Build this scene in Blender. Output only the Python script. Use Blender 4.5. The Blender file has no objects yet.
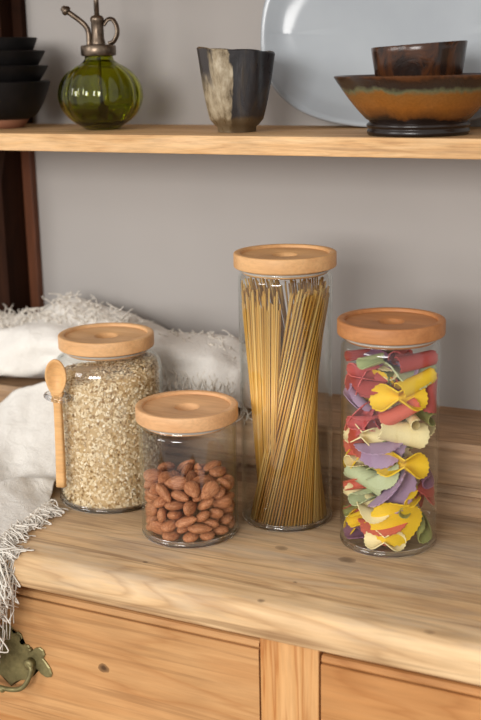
import bpy, bmesh, math, random
from mathutils import Vector, Matrix, Euler, Quaternion, noise

random.seed(11)
PI = math.pi
scene = bpy.context.scene
COL = scene.collection

# ------------------------------------------------------------------ colour and nodes
def C(r, g, b, a=1.0):
    def f(c):
        c /= 255.0
        return c / 12.92 if c <= 0.04045 else ((c + 0.055) / 1.055) ** 2.4
    return (f(r), f(g), f(b), a)


class N:
    """small node-tree writer"""
    def __init__(self, name):
        self.m = bpy.data.materials.new(name)
        self.m.use_nodes = True
        self.t = self.m.node_tree
        self.t.nodes.clear()
        self.out = self.t.nodes.new('ShaderNodeOutputMaterial')

    def n(self, kind, **kw):
        nd = self.t.nodes.new('ShaderNode' + kind)
        ins = kw.pop('ins', {})
        for k, v in kw.items():
            setattr(nd, k, v)
        for k, v in ins.items():
            if isinstance(v, bpy.types.NodeSocket):
                self.t.links.new(v, nd.inputs[k])
            else:
                nd.inputs[k].default_value = v
        return nd

    def coords(self, scale=(1, 1, 1), rot=(0, 0, 0), loc=(0, 0, 0)):
        tc = self.n('TexCoord')
        mp = self.n('Mapping', ins={'Vector': tc.outputs['Object'], 'Scale': scale, 'Rotation': rot, 'Location': loc})
        return mp.outputs[0]

    def noise(self, vec, scale, detail=4, rough=0.55, dist=0.0):
        return self.n('TexNoise', ins={'Vector': vec, 'Scale': scale, 'Detail': detail, 'Roughness': rough, 'Distortion': dist}).outputs['Fac']

    def ramp(self, fac, stops, interp='LINEAR'):
        r = self.n('ValToRGB', ins={'Fac': fac})
        r.color_ramp.interpolation = interp
        el = r.color_ramp.elements
        while len(el) < len(stops):
            el.new(0.5)
        for e, (p, c) in zip(el, stops):
            e.position = p
            e.color = c
        return r.outputs['Color']

    def mix(self, fac, a, b, blend='MIX'):
        m = self.n('Mix', data_type='RGBA', blend_type=blend)
        for s, v in ((m.inputs[0], fac), (m.inputs[6], a), (m.inputs[7], b)):
            if isinstance(v, bpy.types.NodeSocket):
                self.t.links.new(v, s)
            else:
                s.default_value = v
        return m.outputs[2]

    def math(self, op, a, b=0.0, clamp=False):
        m = self.n('Math', operation=op, use_clamp=clamp)
        for s, v in ((m.inputs[0], a), (m.inputs[1], b)):
            if isinstance(v, bpy.types.NodeSocket):
                self.t.links.new(v, s)
            else:
                s.default_value = v
        return m.outputs[0]

    def bump(self, h, strength=0.3, dist=0.001):
        return self.n('Bump', ins={'Height': h, 'Strength': strength, 'Distance': dist}).outputs[0]

    def pbr(self, **ins):
        p = self.n('BsdfPrincipled', ins={k.replace('_', ' '): v for k, v in ins.items()})
        self.t.links.new(p.outputs[0], self.out.inputs['Surface'])
        return self.m

    def surf(self, sock):
        self.t.links.new(sock, self.out.inputs['Surface'])
        return self.m


def white(v):
    return (v, v, v, 1)


def wood(name, light, mid, dark, axis='X', grain=28.0, rough=0.6, knots=(), wear=None, ring=0.55, loc=(0, 0, 0), bump=0.25, spec=0.3, streak=0.7, lines=0.0):
    """grain along the given object axis"""
    m = N(name)
    st = 0.07
    sc = {'X': (st, 1, 1), 'Y': (1, st, 1), 'Z': (1, 1, st)}[axis]
    v = m.coords(sc, loc=loc)
    v2 = m.coords(tuple(0.35 if a < 1 else 1 for a in sc), loc=loc)
    fine = m.noise(v, grain * 9, 5, 0.65)
    broad = m.noise(v, grain, 4, 0.55, 0.6)
    warp = m.noise(v2, 7, 2, 0.5)
    rings = m.math('FRACT', m.math('MULTIPLY', m.math('ADD', warp, m.math('MULTIPLY', broad, 0.5)), 9.0))
    base = m.ramp(broad, [(0.25, dark), (0.5, mid), (0.72, light)])
    rc = m.ramp(rings, [(0.0, mid), (0.55, light), (0.88, dark), (1.0, mid)])
    col = m.mix(ring, base, rc)
    fr = m.ramp(fine, [(0.32, white(0.70)), (0.6, white(1.06))])
    col = m.mix(streak, col, fr, 'MULTIPLY')
    patch = m.noise(m.coords(loc=(3, 1, 2)), 9, 3, 0.5)
    col = m.mix(0.6, col, m.ramp(patch, [(0.3, white(0.82)), (0.65, white(1.08))]), 'MULTIPLY')
    if wear is not None:
        g, amount, wloc = wear
        wv = m.coords(tuple(0.18 if a < 1 else 1 for a in sc), loc=wloc)
        wn = m.noise(wv, 16, 5, 0.7)
        col = m.mix(m.math('MULTIPLY', m.ramp(wn, [(0.48, white(0)), (0.66, white(1))]), amount), col, g)
    if lines:
        lv = m.coords(tuple(0.025 if a < 1 else 1 for a in sc), loc=(loc[1] + 4, loc[0], 2.5))
        ln_ = m.noise(lv, 75, 3, 0.6, 0.3)
        col = m.mix(m.math('MULTIPLY', m.ramp(ln_, [(0.57, white(0)), (0.63, white(1)), (0.70, white(0.2))]), lines), col, C(120, 84, 52))
    if wear is not None:                    # greyed, rubbed patch across the middle of the board
        sx = m.n('SeparateXYZ', ins={'Vector': m.n('TexCoord').outputs['Object']}).outputs
        pv = m.noise(m.coords((0.5, 1, 1), loc=wloc), 11, 5, 0.7)
        a1 = m.math('ADD', m.math('MULTIPLY', m.math('SUBTRACT', sx[1], 0.905), 7.0), m.math('MULTIPLY', m.math('SUBTRACT', pv, 0.5), 2.4))
        col = m.mix(m.math('MULTIPLY', m.ramp(a1, [(0.10, white(0)), (0.75, white(1))]), amount * 0.75), col, m.ramp(fine, [(0.3, C(112, 94, 76)), (0.65, C(180, 158, 132))]))
    for (kx, ky, kz, kr, ks) in knots:
        tc = m.n('TexCoord').outputs['Object']
        nz = m.n('TexNoise', ins={'Vector': tc, 'Scale': 90.0, 'Detail': 3.0})
        off = m.n('VectorMath', operation='SUBTRACT', ins={0: tc, 1: (kx, ky, kz)})
        sq = {'X': (0.75, 1.1, 1.1), 'Y': (1.1, 0.75, 1.1), 'Z': (1.1, 1.1, 0.75)}[axis]
        off = m.n('VectorMath', operation='MULTIPLY', ins={0: off.outputs[0], 1: sq})
        ln = m.n('VectorMath', operation='LENGTH', ins={0: off.outputs[0]}).outputs['Value']
        d = m.math('ADD', m.math('DIVIDE', ln, kr), m.math('MULTIPLY', nz.outputs['Fac'], 0.7))
        k = m.ramp(d, [(0.55, white(ks)), (0.95, white(ks * 0.55)), (1.0, white(0))])
        col = m.mix(k, col, C(62, 40, 26))
    return m.pbr(Base_Color=col, Roughness=rough, Specular_IOR_Level=spec,
                 Normal=m.bump(m.math('ADD', fine, m.math('MULTIPLY', broad, 0.6)), bump, 0.0012))


def beech(name, light, dark, seed):
    m = N(name)
    v = m.coords((0.10, 1, 1), rot=(0, 0, seed), loc=(seed, 0, seed))
    f = m.noise(v, 420, 4, 0.6)
    b = m.noise(v, 60, 4, 0.6, 0.4)
    col = m.ramp(b, [(0.3, dark), (0.65, light)])
    col = m.mix(0.5, col, m.ramp(f, [(0.35, white(0.78)), (0.6, white(1.05))]), 'MULTIPLY')
    return m.pbr(Base_Color=col, Roughness=0.5, Specular_IOR_Level=0.35, Normal=m.bump(f, 0.12, 0.0006))


def clear_glass(name, tint=(0.992, 0.996, 0.993, 1), edge=(0.80, 0.84, 0.82, 1), rough=0.01, boost=1.0):
    m = N(name)
    lw = m.n('LayerWeight', ins={'Blend': 0.5}).outputs['Facing']
    p5 = m.math('POWER', lw, 5.0)
    fr = m.math('ADD', m.math('MULTIPLY', p5, 0.80 * boost), 0.034 * boost, True)
    tr = m.n('BsdfTransparent', ins={'Color': m.mix(m.math('POWER', lw, 4.0), tint, edge)})
    gl = m.n('BsdfGlossy', ins={'Color': (1, 1, 1, 1), 'Roughness': rough})
    return m.surf(m.n('MixShader', ins={0: fr, 1: tr.outputs[0], 2: gl.outputs[0]}).outputs[0])


# ------------------------------------------------------------------ mesh helpers
def link(name, me, mat=None, parent=None, loc=(0, 0, 0), rot=(0, 0, 0)):
    o = bpy.data.objects.new(name, me)
    COL.objects.link(o)
    o.location = loc
    o.rotation_euler = rot
    if mat is not None:
        me.materials.append(mat)
    if parent is not None:
        o.parent = parent
    return o


def done(bm, name, mat=None, parent=None, loc=(0, 0, 0), rot=(0, 0, 0), smooth=True, recalc=True, angle=None):
    if recalc:
        bmesh.ops.recalc_face_normals(bm, faces=bm.faces)
    if angle is not None:
        for e in bm.edges:
            if len(e.link_faces) == 2 and e.calc_face_angle(0) > angle:
                e.smooth = False
    for f in bm.faces:
        f.smooth = smooth
    me = bpy.data.meshes.new(name)
    bm.to_mesh(me)
    bm.free()
    return link(name, me, mat, parent, loc, rot)


def tag(o, label, cat, group=None, kind=None):
    o['label'] = label
    o['category'] = cat
    if group:
        o['group'] = group
    if kind:
        o['kind'] = kind
    return o


def thing(name, label, cat, loc=(0, 0, 0), rot=(0, 0, 0), group=None):
    o = bpy.data.objects.new(name, None)
    o.empty_display_size = 0.02
    COL.objects.link(o)
    o.location = loc
    o.rotation_euler = rot
    return tag(o, label, cat, group)


def structure(o):
    o['kind'] = 'structure'
    return o


def add_lathe(bm, prof, seg=64, fn=None, c=(0, 0, 0)):
    """revolve [(r, z)]; r==0 ends become poles; fn(r, z, a) -> radius"""
    rings = []
    for r, z in prof:
        if r <= 1e-7:
            rings.append([bm.verts.new((c[0], c[1], c[2] + z))])
        else:
            row = []
            for i in range(seg):
                a = 2 * PI * i / seg
                rr = fn(r, z, a) if fn else r
                row.append(bm.verts.new((c[0] + rr * math.cos(a), c[1] + rr * math.sin(a), c[2] + z)))
            rings.append(row)
    for a, b in zip(rings, rings[1:]):
        if len(a) == 1 and len(b) == 1:
            continue
        for i in range(seg):
            j = (i + 1) % seg
            if len(a) == 1:
                bm.faces.new((a[0], b[j], b[i]))
            elif len(b) == 1:
                bm.faces.new((a[i], a[j], b[0]))
            else:
                bm.faces.new((a[i], a[j], b[j], b[i]))


def arc(cx, cz, r, a0, a1, n):
    return [(cx + r * math.cos(math.radians(a0 + (a1 - a0) * i / n)), cz + r * math.sin(math.radians(a0 + (a1 - a0) * i / n))) for i in range(n + 1)]


def add_prism(bm, poly, x0, x1, nx=1):
    """extrude a (y, z) polygon along x"""
    rows = []
    for k in range(nx + 1):
        x = x0 + (x1 - x0) * k / nx
        rows.append([bm.verts.new((x, y, z)) for y, z in poly])
    n = len(poly)
    bm.faces.new(rows[0])
    bm.faces.new(list(reversed(rows[-1])))
    for a, b in zip(rows, rows[1:]):
        for i in range(n):
            j = (i + 1) % n
            bm.faces.new((a[i], b[i], b[j], a[j]))


def add_box(bm, x0, x1, y0, y1, z0, z1, bev=0.0, seg=2):
    t = bmesh.new()
    bmesh.ops.create_cube(t, size=1)
    for v in t.verts:
        v.co = ((x0 + x1) / 2 + v.co.x * (x1 - x0), (y0 + y1) / 2 + v.co.y * (y1 - y0), (z0 + z1) / 2 + v.co.z * (z1 - z0))
    if bev > 0:
        bmesh.ops.bevel(t, geom=list(t.edges), offset=bev, segments=seg, affect='EDGES', profile=0.6)
    merge(bm, t)


def merge(bm, t):
    mp = {v: bm.verts.new(v.co) for v in t.verts}
    for f in t.faces:
        try:
            bm.faces.new([mp[v] for v in f.verts])
        except ValueError:
            pass
    t.free()


def add_tube(bm, pts, rad, seg=8, closed=False, flat=1.0, cap=True):
    """tube through points; rad is a number or a list"""
    pts = [Vector(p) for p in pts]
    n = len(pts)
    rr = rad if isinstance(rad, (list, tuple)) else [rad] * n
    rows = []
    nrm = None
    for i, p in enumerate(pts):
        if closed:
            t = pts[(i + 1) % n] - pts[i - 1]
        else:
            t = pts[min(i + 1, n - 1)] - pts[max(i - 1, 0)]
        if t.length < 1e-9:
            t = Vector((0, 0, 1))
        t.normalize()
        if nrm is None:
            nrm = t.orthogonal().normalized()
        nrm = (nrm - t * nrm.dot(t))
        if nrm.length < 1e-6:
            nrm = t.orthogonal()
        nrm.normalize()
        b = t.cross(nrm)
        rows.append([bm.verts.new(p + nrm * (rr[i] * math.cos(2 * PI * k / seg)) + b * (rr[i] * flat * math.sin(2 * PI * k / seg))) for k in range(seg)])
    m = n if closed else n - 1
    for i in range(m):
        a, b2 = rows[i], rows[(i + 1) % n]
        for k in range(seg):
            j = (k + 1) % seg
            bm.faces.new((a[k], a[j], b2[j], b2[k]))
    if not closed and cap:
        bm.faces.new(list(reversed(rows[0])))
        bm.faces.new(rows[-1])


def catmull(p, n):
    """smooth polyline through Vectors"""
    p = [Vector(q) for q in p]
    out = []
    for i in range(len(p) - 1):
        a, b, c, d = p[max(i - 1, 0)], p[i], p[i + 1], p[min(i + 2, len(p) - 1)]
        for k in range(n):
            t = k / n
            out.append(0.5 * ((2 * b) + (c - a) * t + (2 * a - 5 * b + 4 * c - d) * t * t + (3 * b - a - 3 * c + d) * t ** 3))
    out.append(p[-1])
    return out


def lerp_table(tab, x):
    if x <= tab[0][0]:
        return tab[0][1:]
    for a, b in zip(tab, tab[1:]):
        if x <= b[0]:
            t = (x - a[0]) / (b[0] - a[0])
            t = t * t * (3 - 2 * t)
            return tuple(p + (q - p) * t for p, q in zip(a[1:], b[1:]))
    return tab[-1][1:]


# ------------------------------------------------------------------ materials
def plaster():
    m = N('warm grey painted plaster')
    n1 = m.noise(m.coords(), 3, 3)
    n2 = m.noise(m.coords(), 260, 3)
    col = m.ramp(n1, [(0.3, C(162, 157, 153)), (0.7, C(169, 164, 160))])
    return m.pbr(Base_Color=col, Roughness=0.9, Specular_IOR_Level=0.15, Normal=m.bump(n2, 0.08, 0.0005))


M = {}
M['wall'] = plaster()
M['worktop'] = wood('worn pale pine', C(233, 200, 155), C(213, 175, 129), C(174, 134, 93), 'X', 26, 0.62,
                    wear=(C(176, 164, 148), 0.62, (5, 2, 1)), ring=0.5, streak=0.5, lines=0.55, loc=(2.3, 0.4, 0.0),
                    knots=[(-0.440, 0.981, 0.0, 0.009, 0.5), (-0.370, 0.980, 0.0, 0.011, 0.6), (-0.4107, 0.8675, 0.0, 0.0045, 0.6), (-0.397, 0.914, 0, 0.003, 0.6), (-0.5501, 0.8964, 0, 0.0035, 0.6), (-0.253, 0.871, 0, 0.006, 0.35)])
M['ledge'] = wood('aged brown pine', C(200, 156, 114), C(176, 134, 94), C(140, 102, 70), 'X', 22, 0.6, ring=0.5, lines=0.5, loc=(1, 7, 3),
                  wear=(C(138, 120, 104), 0.5, (1, 2, 7)))
M['drawer'] = wood('orange pine', C(214, 166, 114), C(200, 150, 98), C(176, 122, 74), 'X', 20, 0.5, ring=0.4, loc=(4, 2, 9),
                   knots=[(-0.593, 0.8785, -0.1166, 0.0085, 0.9)], bump=0.15, streak=0.4, lines=0.3)
M['drawer_b'] = wood('orange pine plain', C(210, 154, 98), C(194, 138, 84), C(172, 114, 64), 'X', 20, 0.5, ring=0.4, loc=(14, 5, 2), bump=0.15, streak=0.4)
M['stile'] = wood('pine post', C(222, 172, 116), C(206, 150, 92), C(176, 112, 58), 'Z', 30, 0.55, ring=0.75, loc=(2, 2, 5), bump=0.15, streak=0.4)
M['shelf'] = wood('pale pine board', C(226, 188, 142), C(212, 168, 116), C(180, 130, 82), 'X', 60, 0.6, ring=0.35, loc=(6, 3, 1), lines=0.35)
M['panel'] = wood('dark stained wood', C(52, 29, 17), C(40, 21, 12), C(26, 14, 8), 'Z', 20, 0.8, ring=0.3, spec=0.08)
M['batten'] = wood('red brown batten', C(112, 66, 40), C(94, 53, 32), C(70, 39, 24), 'Z', 20, 0.55, ring=0.3)
M['floor'] = wood('dark floorboards', C(120, 90, 64), C(100, 72, 50), C(70, 50, 34), 'X', 12, 0.5)
M['lid'] = [beech('beech lid %s' % s, l, d, i * 1.7 + 0.3) for i, (s, l, d) in enumerate([
    ('honey', C(222, 176, 126), C(206, 157, 106)), ('pink', C(224, 177, 129), C(208, 157, 109)),
    ('tan', C(218, 172, 120), C(200, 150, 99)), ('orange', C(186, 128, 80), C(166, 108, 64))])]
M['spoon'] = beech('pale beech spoon', C(226, 180, 122), C(212, 160, 102), 0.5)
M['glass'] = clear_glass('clear jar glass')
M['thick_glass'] = N('thick clear glass').pbr(Base_Color=(1, 1, 1, 1), Roughness=0.02, IOR=1.47, Transmission_Weight=1.0)
M['seal'] = N('clear silicone').pbr(Base_Color=C(205, 200, 190), Roughness=0.35, Transmission_Weight=0.3)


def oat_mat():
    m = N('rolled oats')
    at = m.n('Attribute', attribute_name='tone').outputs['Fac']
    col = m.ramp(at, [(0.0, C(146, 112, 70)), (0.10, C(190, 158, 112)), (0.35, C(224, 200, 160)), (0.7, C(238, 220, 186)), (1.0, C(250, 238, 214))])
    return m.pbr(Base_Color=col, Roughness=0.8, Specular_IOR_Level=0.2)


M['oats'] = oat_mat()


def almond_mat():
    m = N('almond skin')
    inf = m.n('ObjectInfo').outputs['Random']
    v = m.coords((0.12, 1, 1))
    f = m.noise(v, 900, 4, 0.6)
    b = m.noise(m.coords(), 160, 3)
    col = m.ramp(f, [(0.3, C(136, 82, 52)), (0.5, C(178, 116, 78)), (0.72, C(212, 156, 116))])
    col = m.mix(0.5, col, m.ramp(b, [(0.3, white(0.8)), (0.7, white(1.1))]), 'MULTIPLY')
    col = m.mix(0.6, col, m.ramp(inf, [(0.0, (0.78, 0.74, 0.70, 1)), (1.0, (1.12, 1.05, 1.0, 1))]), 'MULTIPLY')
    return m.pbr(Base_Color=col, Roughness=0.55, Specular_IOR_Level=0.3, Normal=m.bump(f, 0.5, 0.0008))


M['almond'] = almond_mat()


def spag_mat():
    m = N('dry wheat pasta')
    inf = m.n('ObjectInfo').outputs['Random']
    col = m.ramp(inf, [(0.0, C(214, 158, 68)), (0.5, C(232, 180, 90)), (1.0, C(246, 206, 126))])
    return m.pbr(Base_Color=col, Roughness=0.42, Specular_IOR_Level=0.4, Subsurface_Weight=0.15, Subsurface_Radius=(0.002, 0.0015, 0.0006), Subsurface_Scale=1.0)


M['spaghetti'] = spag_mat()
PASTA = {'red': C(168, 70, 66), 'pink': C(206, 98, 96), 'coral': C(204, 100, 80), 'yellow': C(232, 192, 40), 'cream': C(238, 222, 168),
         'green': C(170, 178, 124), 'sage': C(182, 190, 148), 'olive': C(140, 142, 84), 'lavender': C(170, 142, 168), 'purple': C(126, 84, 110)}


def pasta_mat(k):
    m = N(k + ' dried pasta')
    n1 = m.noise(m.coords(), 700, 3)
    col = m.mix(0.5, PASTA[k], m.ramp(n1, [(0.3, white(0.85)), (0.7, white(1.08))]), 'MULTIPLY')
    return m.pbr(Base_Color=col, Roughness=0.62, Specular_IOR_Level=0.25, Normal=m.bump(n1, 0.15, 0.0004))


for k in PASTA:
    M['pasta_' + k] = pasta_mat(k)


def linen():
    m = N('natural washed linen')
    n1 = m.noise(m.coords(), 14, 4)
    w1 = m.noise(m.coords((1, 0.05, 1)), 1500, 2)
    w2 = m.noise(m.coords((0.05, 1, 1)), 1500, 2)
    w = m.math('ADD', w1, w2)
    col = m.ramp(n1, [(0.3, C(222, 217, 209)), (0.7, C(233, 229, 222))])
    col = m.mix(0.35, col, m.ramp(m.math('MULTIPLY', w, 0.5), [(0.35, white(0.8)), (0.62, white(1.05))]), 'MULTIPLY')
    cr = m.noise(m.coords(), 55, 5, 0.65, 1.2)
    return m.pbr(Base_Color=col, Roughness=0.95, Specular_IOR_Level=0.1, Sheen_Weight=0.15,
                 Normal=m.bump(m.math('ADD', m.math('MULTIPLY', w, 0.12), cr), 0.55, 0.004))


M['linen'] = linen()
M['fringe'] = N('linen yarn').pbr(Base_Color=C(226, 219, 208), Roughness=0.95, Specular_IOR_Level=0.1)


def brass_mat():
    m = N('tarnished brass')
    n1 = m.noise(m.coords(), 60, 5, 0.6)
    return m.pbr(Base_Color=m.ramp(n1, [(0.3, C(104, 94, 60)), (0.6, C(150, 140, 96)), (0.8, C(176, 164, 116))]), Metallic=0.5,
                 Roughness=m.ramp(n1, [(0.3, white(0.6)), (0.7, white(0.35))]), Normal=m.bump(n1, 0.3, 0.001))


M['brass'] = brass_mat()


def pewter_mat():
    m = N('antiqued bronze')
    n1 = m.noise(m.coords(), 120, 4)
    return m.pbr(Base_Color=m.ramp(n1, [(0.3, C(74, 62, 52)), (0.7, C(128, 112, 96))]), Metallic=0.85, Roughness=0.32)


M['bronze'] = pewter_mat()
_g = N('olive green glass')
M['green_glass'] = _g.pbr(Base_Color=C(186, 190, 50), Roughness=0.03, IOR=1.48, Transmission_Weight=1.0)
_g = N('green tinted water')
M['water'] = _g.pbr(Base_Color=C(176, 186, 70), Roughness=0.0, IOR=1.33, Transmission_Weight=1.0)


def black_bowl_mat():
    m = N('matte black stoneware')
    tc = m.n('TexCoord').outputs['Object']
    n1 = m.noise(m.coords(), 80, 3)
    return m.pbr(Base_Color=m.ramp(n1, [(0.3, C(10, 8, 8)), (0.7, C(19, 16, 16))]), Roughness=0.55, Specular_IOR_Level=0.25)


M['black'] = black_bowl_mat()
M['clay'] = N('bare terracotta clay').pbr(Base_Color=C(140, 92, 66), Roughness=0.85)


def height_split(m):
    tc = m.n('TexCoord').outputs['Object']
    return m.n('SeparateXYZ', ins={'Vector': tc}).outputs


def cup_mat():
    m = N('cream and black drip glaze')
    s = height_split(m)
    n1 = m.noise(m.coords((1, 1, 0.35)), 42, 4, 0.6, 0.5)
    n2 = m.noise(m.coords((1, 1, 0.5)), 120, 5, 0.65)
    edge = m.math('ADD', m.math('MULTIPLY', s[0], 26.0), m.math('MULTIPLY', n1, 1.3))
    cream = m.ramp(n2, [(0.3, C(98, 84, 62)), (0.5, C(152, 137, 112)), (0.75, C(190, 178, 154))])
    black = m.ramp(n1, [(0.3, C(20, 20, 22)), (0.55, C(42, 40, 42)), (0.8, C(70, 58, 42))])
    brown = m.ramp(n2, [(0.3, C(64, 48, 30)), (0.7, C(116, 92, 58))])
    col = m.mix(m.ramp(edge, [(0.42, white(0)), (0.50, white(1))]), cream, black)
    side = m.math('ADD', m.math('MULTIPLY', s[0], -26.0), m.math('MULTIPLY', n1, 1.1))
    top = m.math('MULTIPLY', m.math('SUBTRACT', s[2], 0.035), 34.0, True)
    col = m.mix(m.math('MULTIPLY', m.ramp(side, [(1.18, white(0)), (1.28, white(1))]) if False else m.ramp(m.math('MULTIPLY', side, 0.5), [(0.60, white(0)), (0.66, white(1))]), top), col, C(52, 46, 44))
    rim = m.math('ADD', m.math('MULTIPLY', m.math('SUBTRACT', s[2], 0.086), 150.0), n1)
    col = m.mix(m.ramp(rim, [(0.55, white(0)), (0.95, white(0.8))]), col, brown)
    low = m.math('ADD', m.math('MULTIPLY', m.math('SUBTRACT', 0.018, s[2]), 80.0), n1)
    col = m.mix(m.ramp(low, [(0.6, white(0)), (0.9, white(0.75))]), col, C(84, 66, 42))
    return m.pbr(Base_Color=col, Roughness=m.ramp(n2, [(0.3, white(0.22)), (0.7, white(0.5))]), Specular_IOR_Level=0.5, Normal=m.bump(n1, 0.5, 0.003))


M['cup'] = cup_mat()


def bowl_mat():
    m = N('amber and black tenmoku glaze')
    s = height_split(m)
    n1 = m.noise(m.coords((1, 1, 0.4)), 34, 4, 0.6, 0.4)
    n2 = m.noise(m.coords(), 420, 4, 0.7)
    h = m.math('ADD', s[2], m.math('MULTIPLY', m.math('SUBTRACT', n1, 0.5), 0.020))
    hh = m.math('MULTIPLY', h, 1 / 0.0575)
    col = m.ramp(hh, [(0.0, C(26, 18, 15)), (0.27, C(34, 22, 16)), (0.33, C(96, 56, 22)), (0.5, C(140, 86, 32)), (0.70, C(132, 86, 36)),
                      (0.77, C(96, 98, 72)), (0.83, C(44, 36, 32)), (0.95, C(48, 30, 20)), (1.0, C(84, 50, 26))])
    col = m.mix(0.45, col, m.ramp(n2, [(0.3, white(0.6)), (0.62, white(1.15))]), 'MULTIPLY')
    return m.pbr(Base_Color=col, Roughness=0.25, Specular_IOR_Level=0.5, Normal=m.bump(n2, 0.1, 0.0006))


M['bowl'] = bowl_mat()


def small_cup_mat():
    m = N('dark brown pooled glaze')
    n1 = m.noise(m.coords((1, 1, 0.5)), 40, 4, 0.6, 0.8)
    col = m.ramp(n1, [(0.3, C(16, 12, 12)), (0.48, C(38, 24, 18)), (0.6, C(74, 42, 22)), (0.75, C(30, 24, 24))])
    return m.pbr(Base_Color=col, Roughness=0.22, Specular_IOR_Level=0.5, Normal=m.bump(n1, 0.4, 0.003))


M['small_cup'] = small_cup_mat()


def plate_mat():
    m = N('pale blue grey glaze')
    n1 = m.noise(m.coords(), 12, 3)
    n2 = m.noise(m.coords(), 700, 2, 0.5)
    col = m.ramp(n1, [(0.3, C(154, 160, 166)), (0.7, C(162, 168, 173))])
    col = m.mix(m.ramp(n2, [(0.16, white(0.5)), (0.24, white(0))]), col, C(120, 116, 110))
    return m.pbr(Base_Color=col, Roughness=0.2, Specular_IOR_Level=0.5)


M['plate'] = plate_mat()

# ------------------------------------------------------------------ the room
WY = 1.262                                  # face of the back wall
bm = bmesh.new(); add_box(bm, -2.6, 1.6, WY, WY + 0.1, -0.9, 1.6)
structure(done(bm, 'wall_back', M['wall'], smooth=False))
bm = bmesh.new(); add_box(bm, -2.6, 1.6, -1.6, WY, -1.0, -0.9)
structure(done(bm, 'floor', M['floor'], smooth=False))

# ------------------------------------------------------------------ the dresser
FY = 0.857                                  # front edge of the worktop
wt = thing('worktop', 'worn pale pine worktop carrying the four storage jars', 'worktop', (0, 0, 0))
bm = bmesh.new()
prof = [(WY, 0.0), (FY + 0.014, 0.0)] + [(FY + 0.014 - 0.014 * math.sin(a), -0.014 + 0.014 * math.cos(a)) for a in [PI / 2 * i / 7 for i in range(1, 8)]]
prof += [(FY, -0.029)] + [(FY + 0.006 - 0.006 * math.cos(a), -0.029 - 0.006 * math.sin(a)) for a in [PI / 2 * i / 4 for i in range(1, 5)]] + [(WY, -0.035)]
add_prism(bm, prof, -1.12, 0.42)
done(bm, 'board', M['worktop'], wt, angle=0.6)
LY = 1.139                                  # front of the raised ledge
bm = bmesh.new()
lp = [(WY, 0.0), (LY - 0.003, 0.0), (LY - 0.003, 0.012), (LY, 0.014), (LY + 0.004, 0.0165), (LY + 0.004, 0.019), (LY, 0.0215), (LY, 0.026), (LY + 0.003, 0.028), (LY + 0.003, 0.030), (LY, 0.032),
      (LY, 0.070), (LY - 0.003, 0.071), (LY - 0.004, 0.074), (LY - 0.003, 0.077), (LY, 0.080), (WY, 0.080)]
add_prism(bm, lp, -1.10, 0.42)
done(bm, 'back_ledge', M['ledge'], wt, angle=0.6)

dr = thing('dresser', 'orange pine dresser base with drawers under the worn worktop', 'dresser', (0, 0, -0.9))


def dchild(bm, name, mat, parent=dr, **kw):
    o = done(bm, name, mat, parent, **kw)
    if parent is dr:
        o.location = (0, 0, 0.9)
    return o


YF = 0.8785                                 # face of the frame
bm = bmesh.new(); add_box(bm, -1.08, 0.40, 0.905, WY - 0.004, -0.898, -0.036, 0.002)
dchild(bm, 'carcass', M['drawer_b'], smooth=False)
SX0, SX1 = -0.4175, -0.3585
bm = bmesh.new(); add_box(bm, SX0, SX1, YF - 0.0005, 0.905, -0.88, -0.0355, 0.0012)
dchild(bm, 'stile', M['stile'], smooth=False)
for (a, b, z0, z1) in ((-1.06, SX0 - 0.0003, -0.0445, -0.0355), (SX1 + 0.0003, 0.38, -0.0415, -0.0355), (-1.06, SX0 - 0.0003, -0.212, -0.1895), (SX1 + 0.0003, 0.38, -0.212, -0.1895)):
    bm = bmesh.new(); add_box(bm, a, b, YF + 0.013, 0.905, z0, z1, 0.001)
    dchild(bm, 'rail', M['drawer'], smooth=False)


def drawer(x0, x1, z0, z1, mat):
    """board front with a moulded bead and a groove along its top"""
    bm = bmesh.new()
    poly = [(YF + 0.022, z0), (YF, z0), (YF - 0.0005, z0 + 0.001), (YF - 0.0005, z1 - 0.0092), (YF + 0.0004, z1 - 0.0086), (YF + 0.0045, z1 - 0.0084), (YF + 0.0045, z1 - 0.0072), (YF + 0.0010, z1 - 0.0068),
            (YF + 0.0004, z1 - 0.0055), (YF + 0.0008, z1 - 0.0030), (YF + 0.0025, z1 - 0.0008), (YF + 0.0050, z1), (YF + 0.022, z1)]
    add_prism(bm, poly, x0, x1)
    return dchild(bm, 'drawer', mat, smooth=False)


d1 = drawer(-1.040, SX0 - 0.0016, -0.1875, -0.0490, M['drawer'])
d2 = drawer(SX1 + 0.0022, 0.36, -0.1875, -0.0495, M['drawer_b'])


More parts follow.
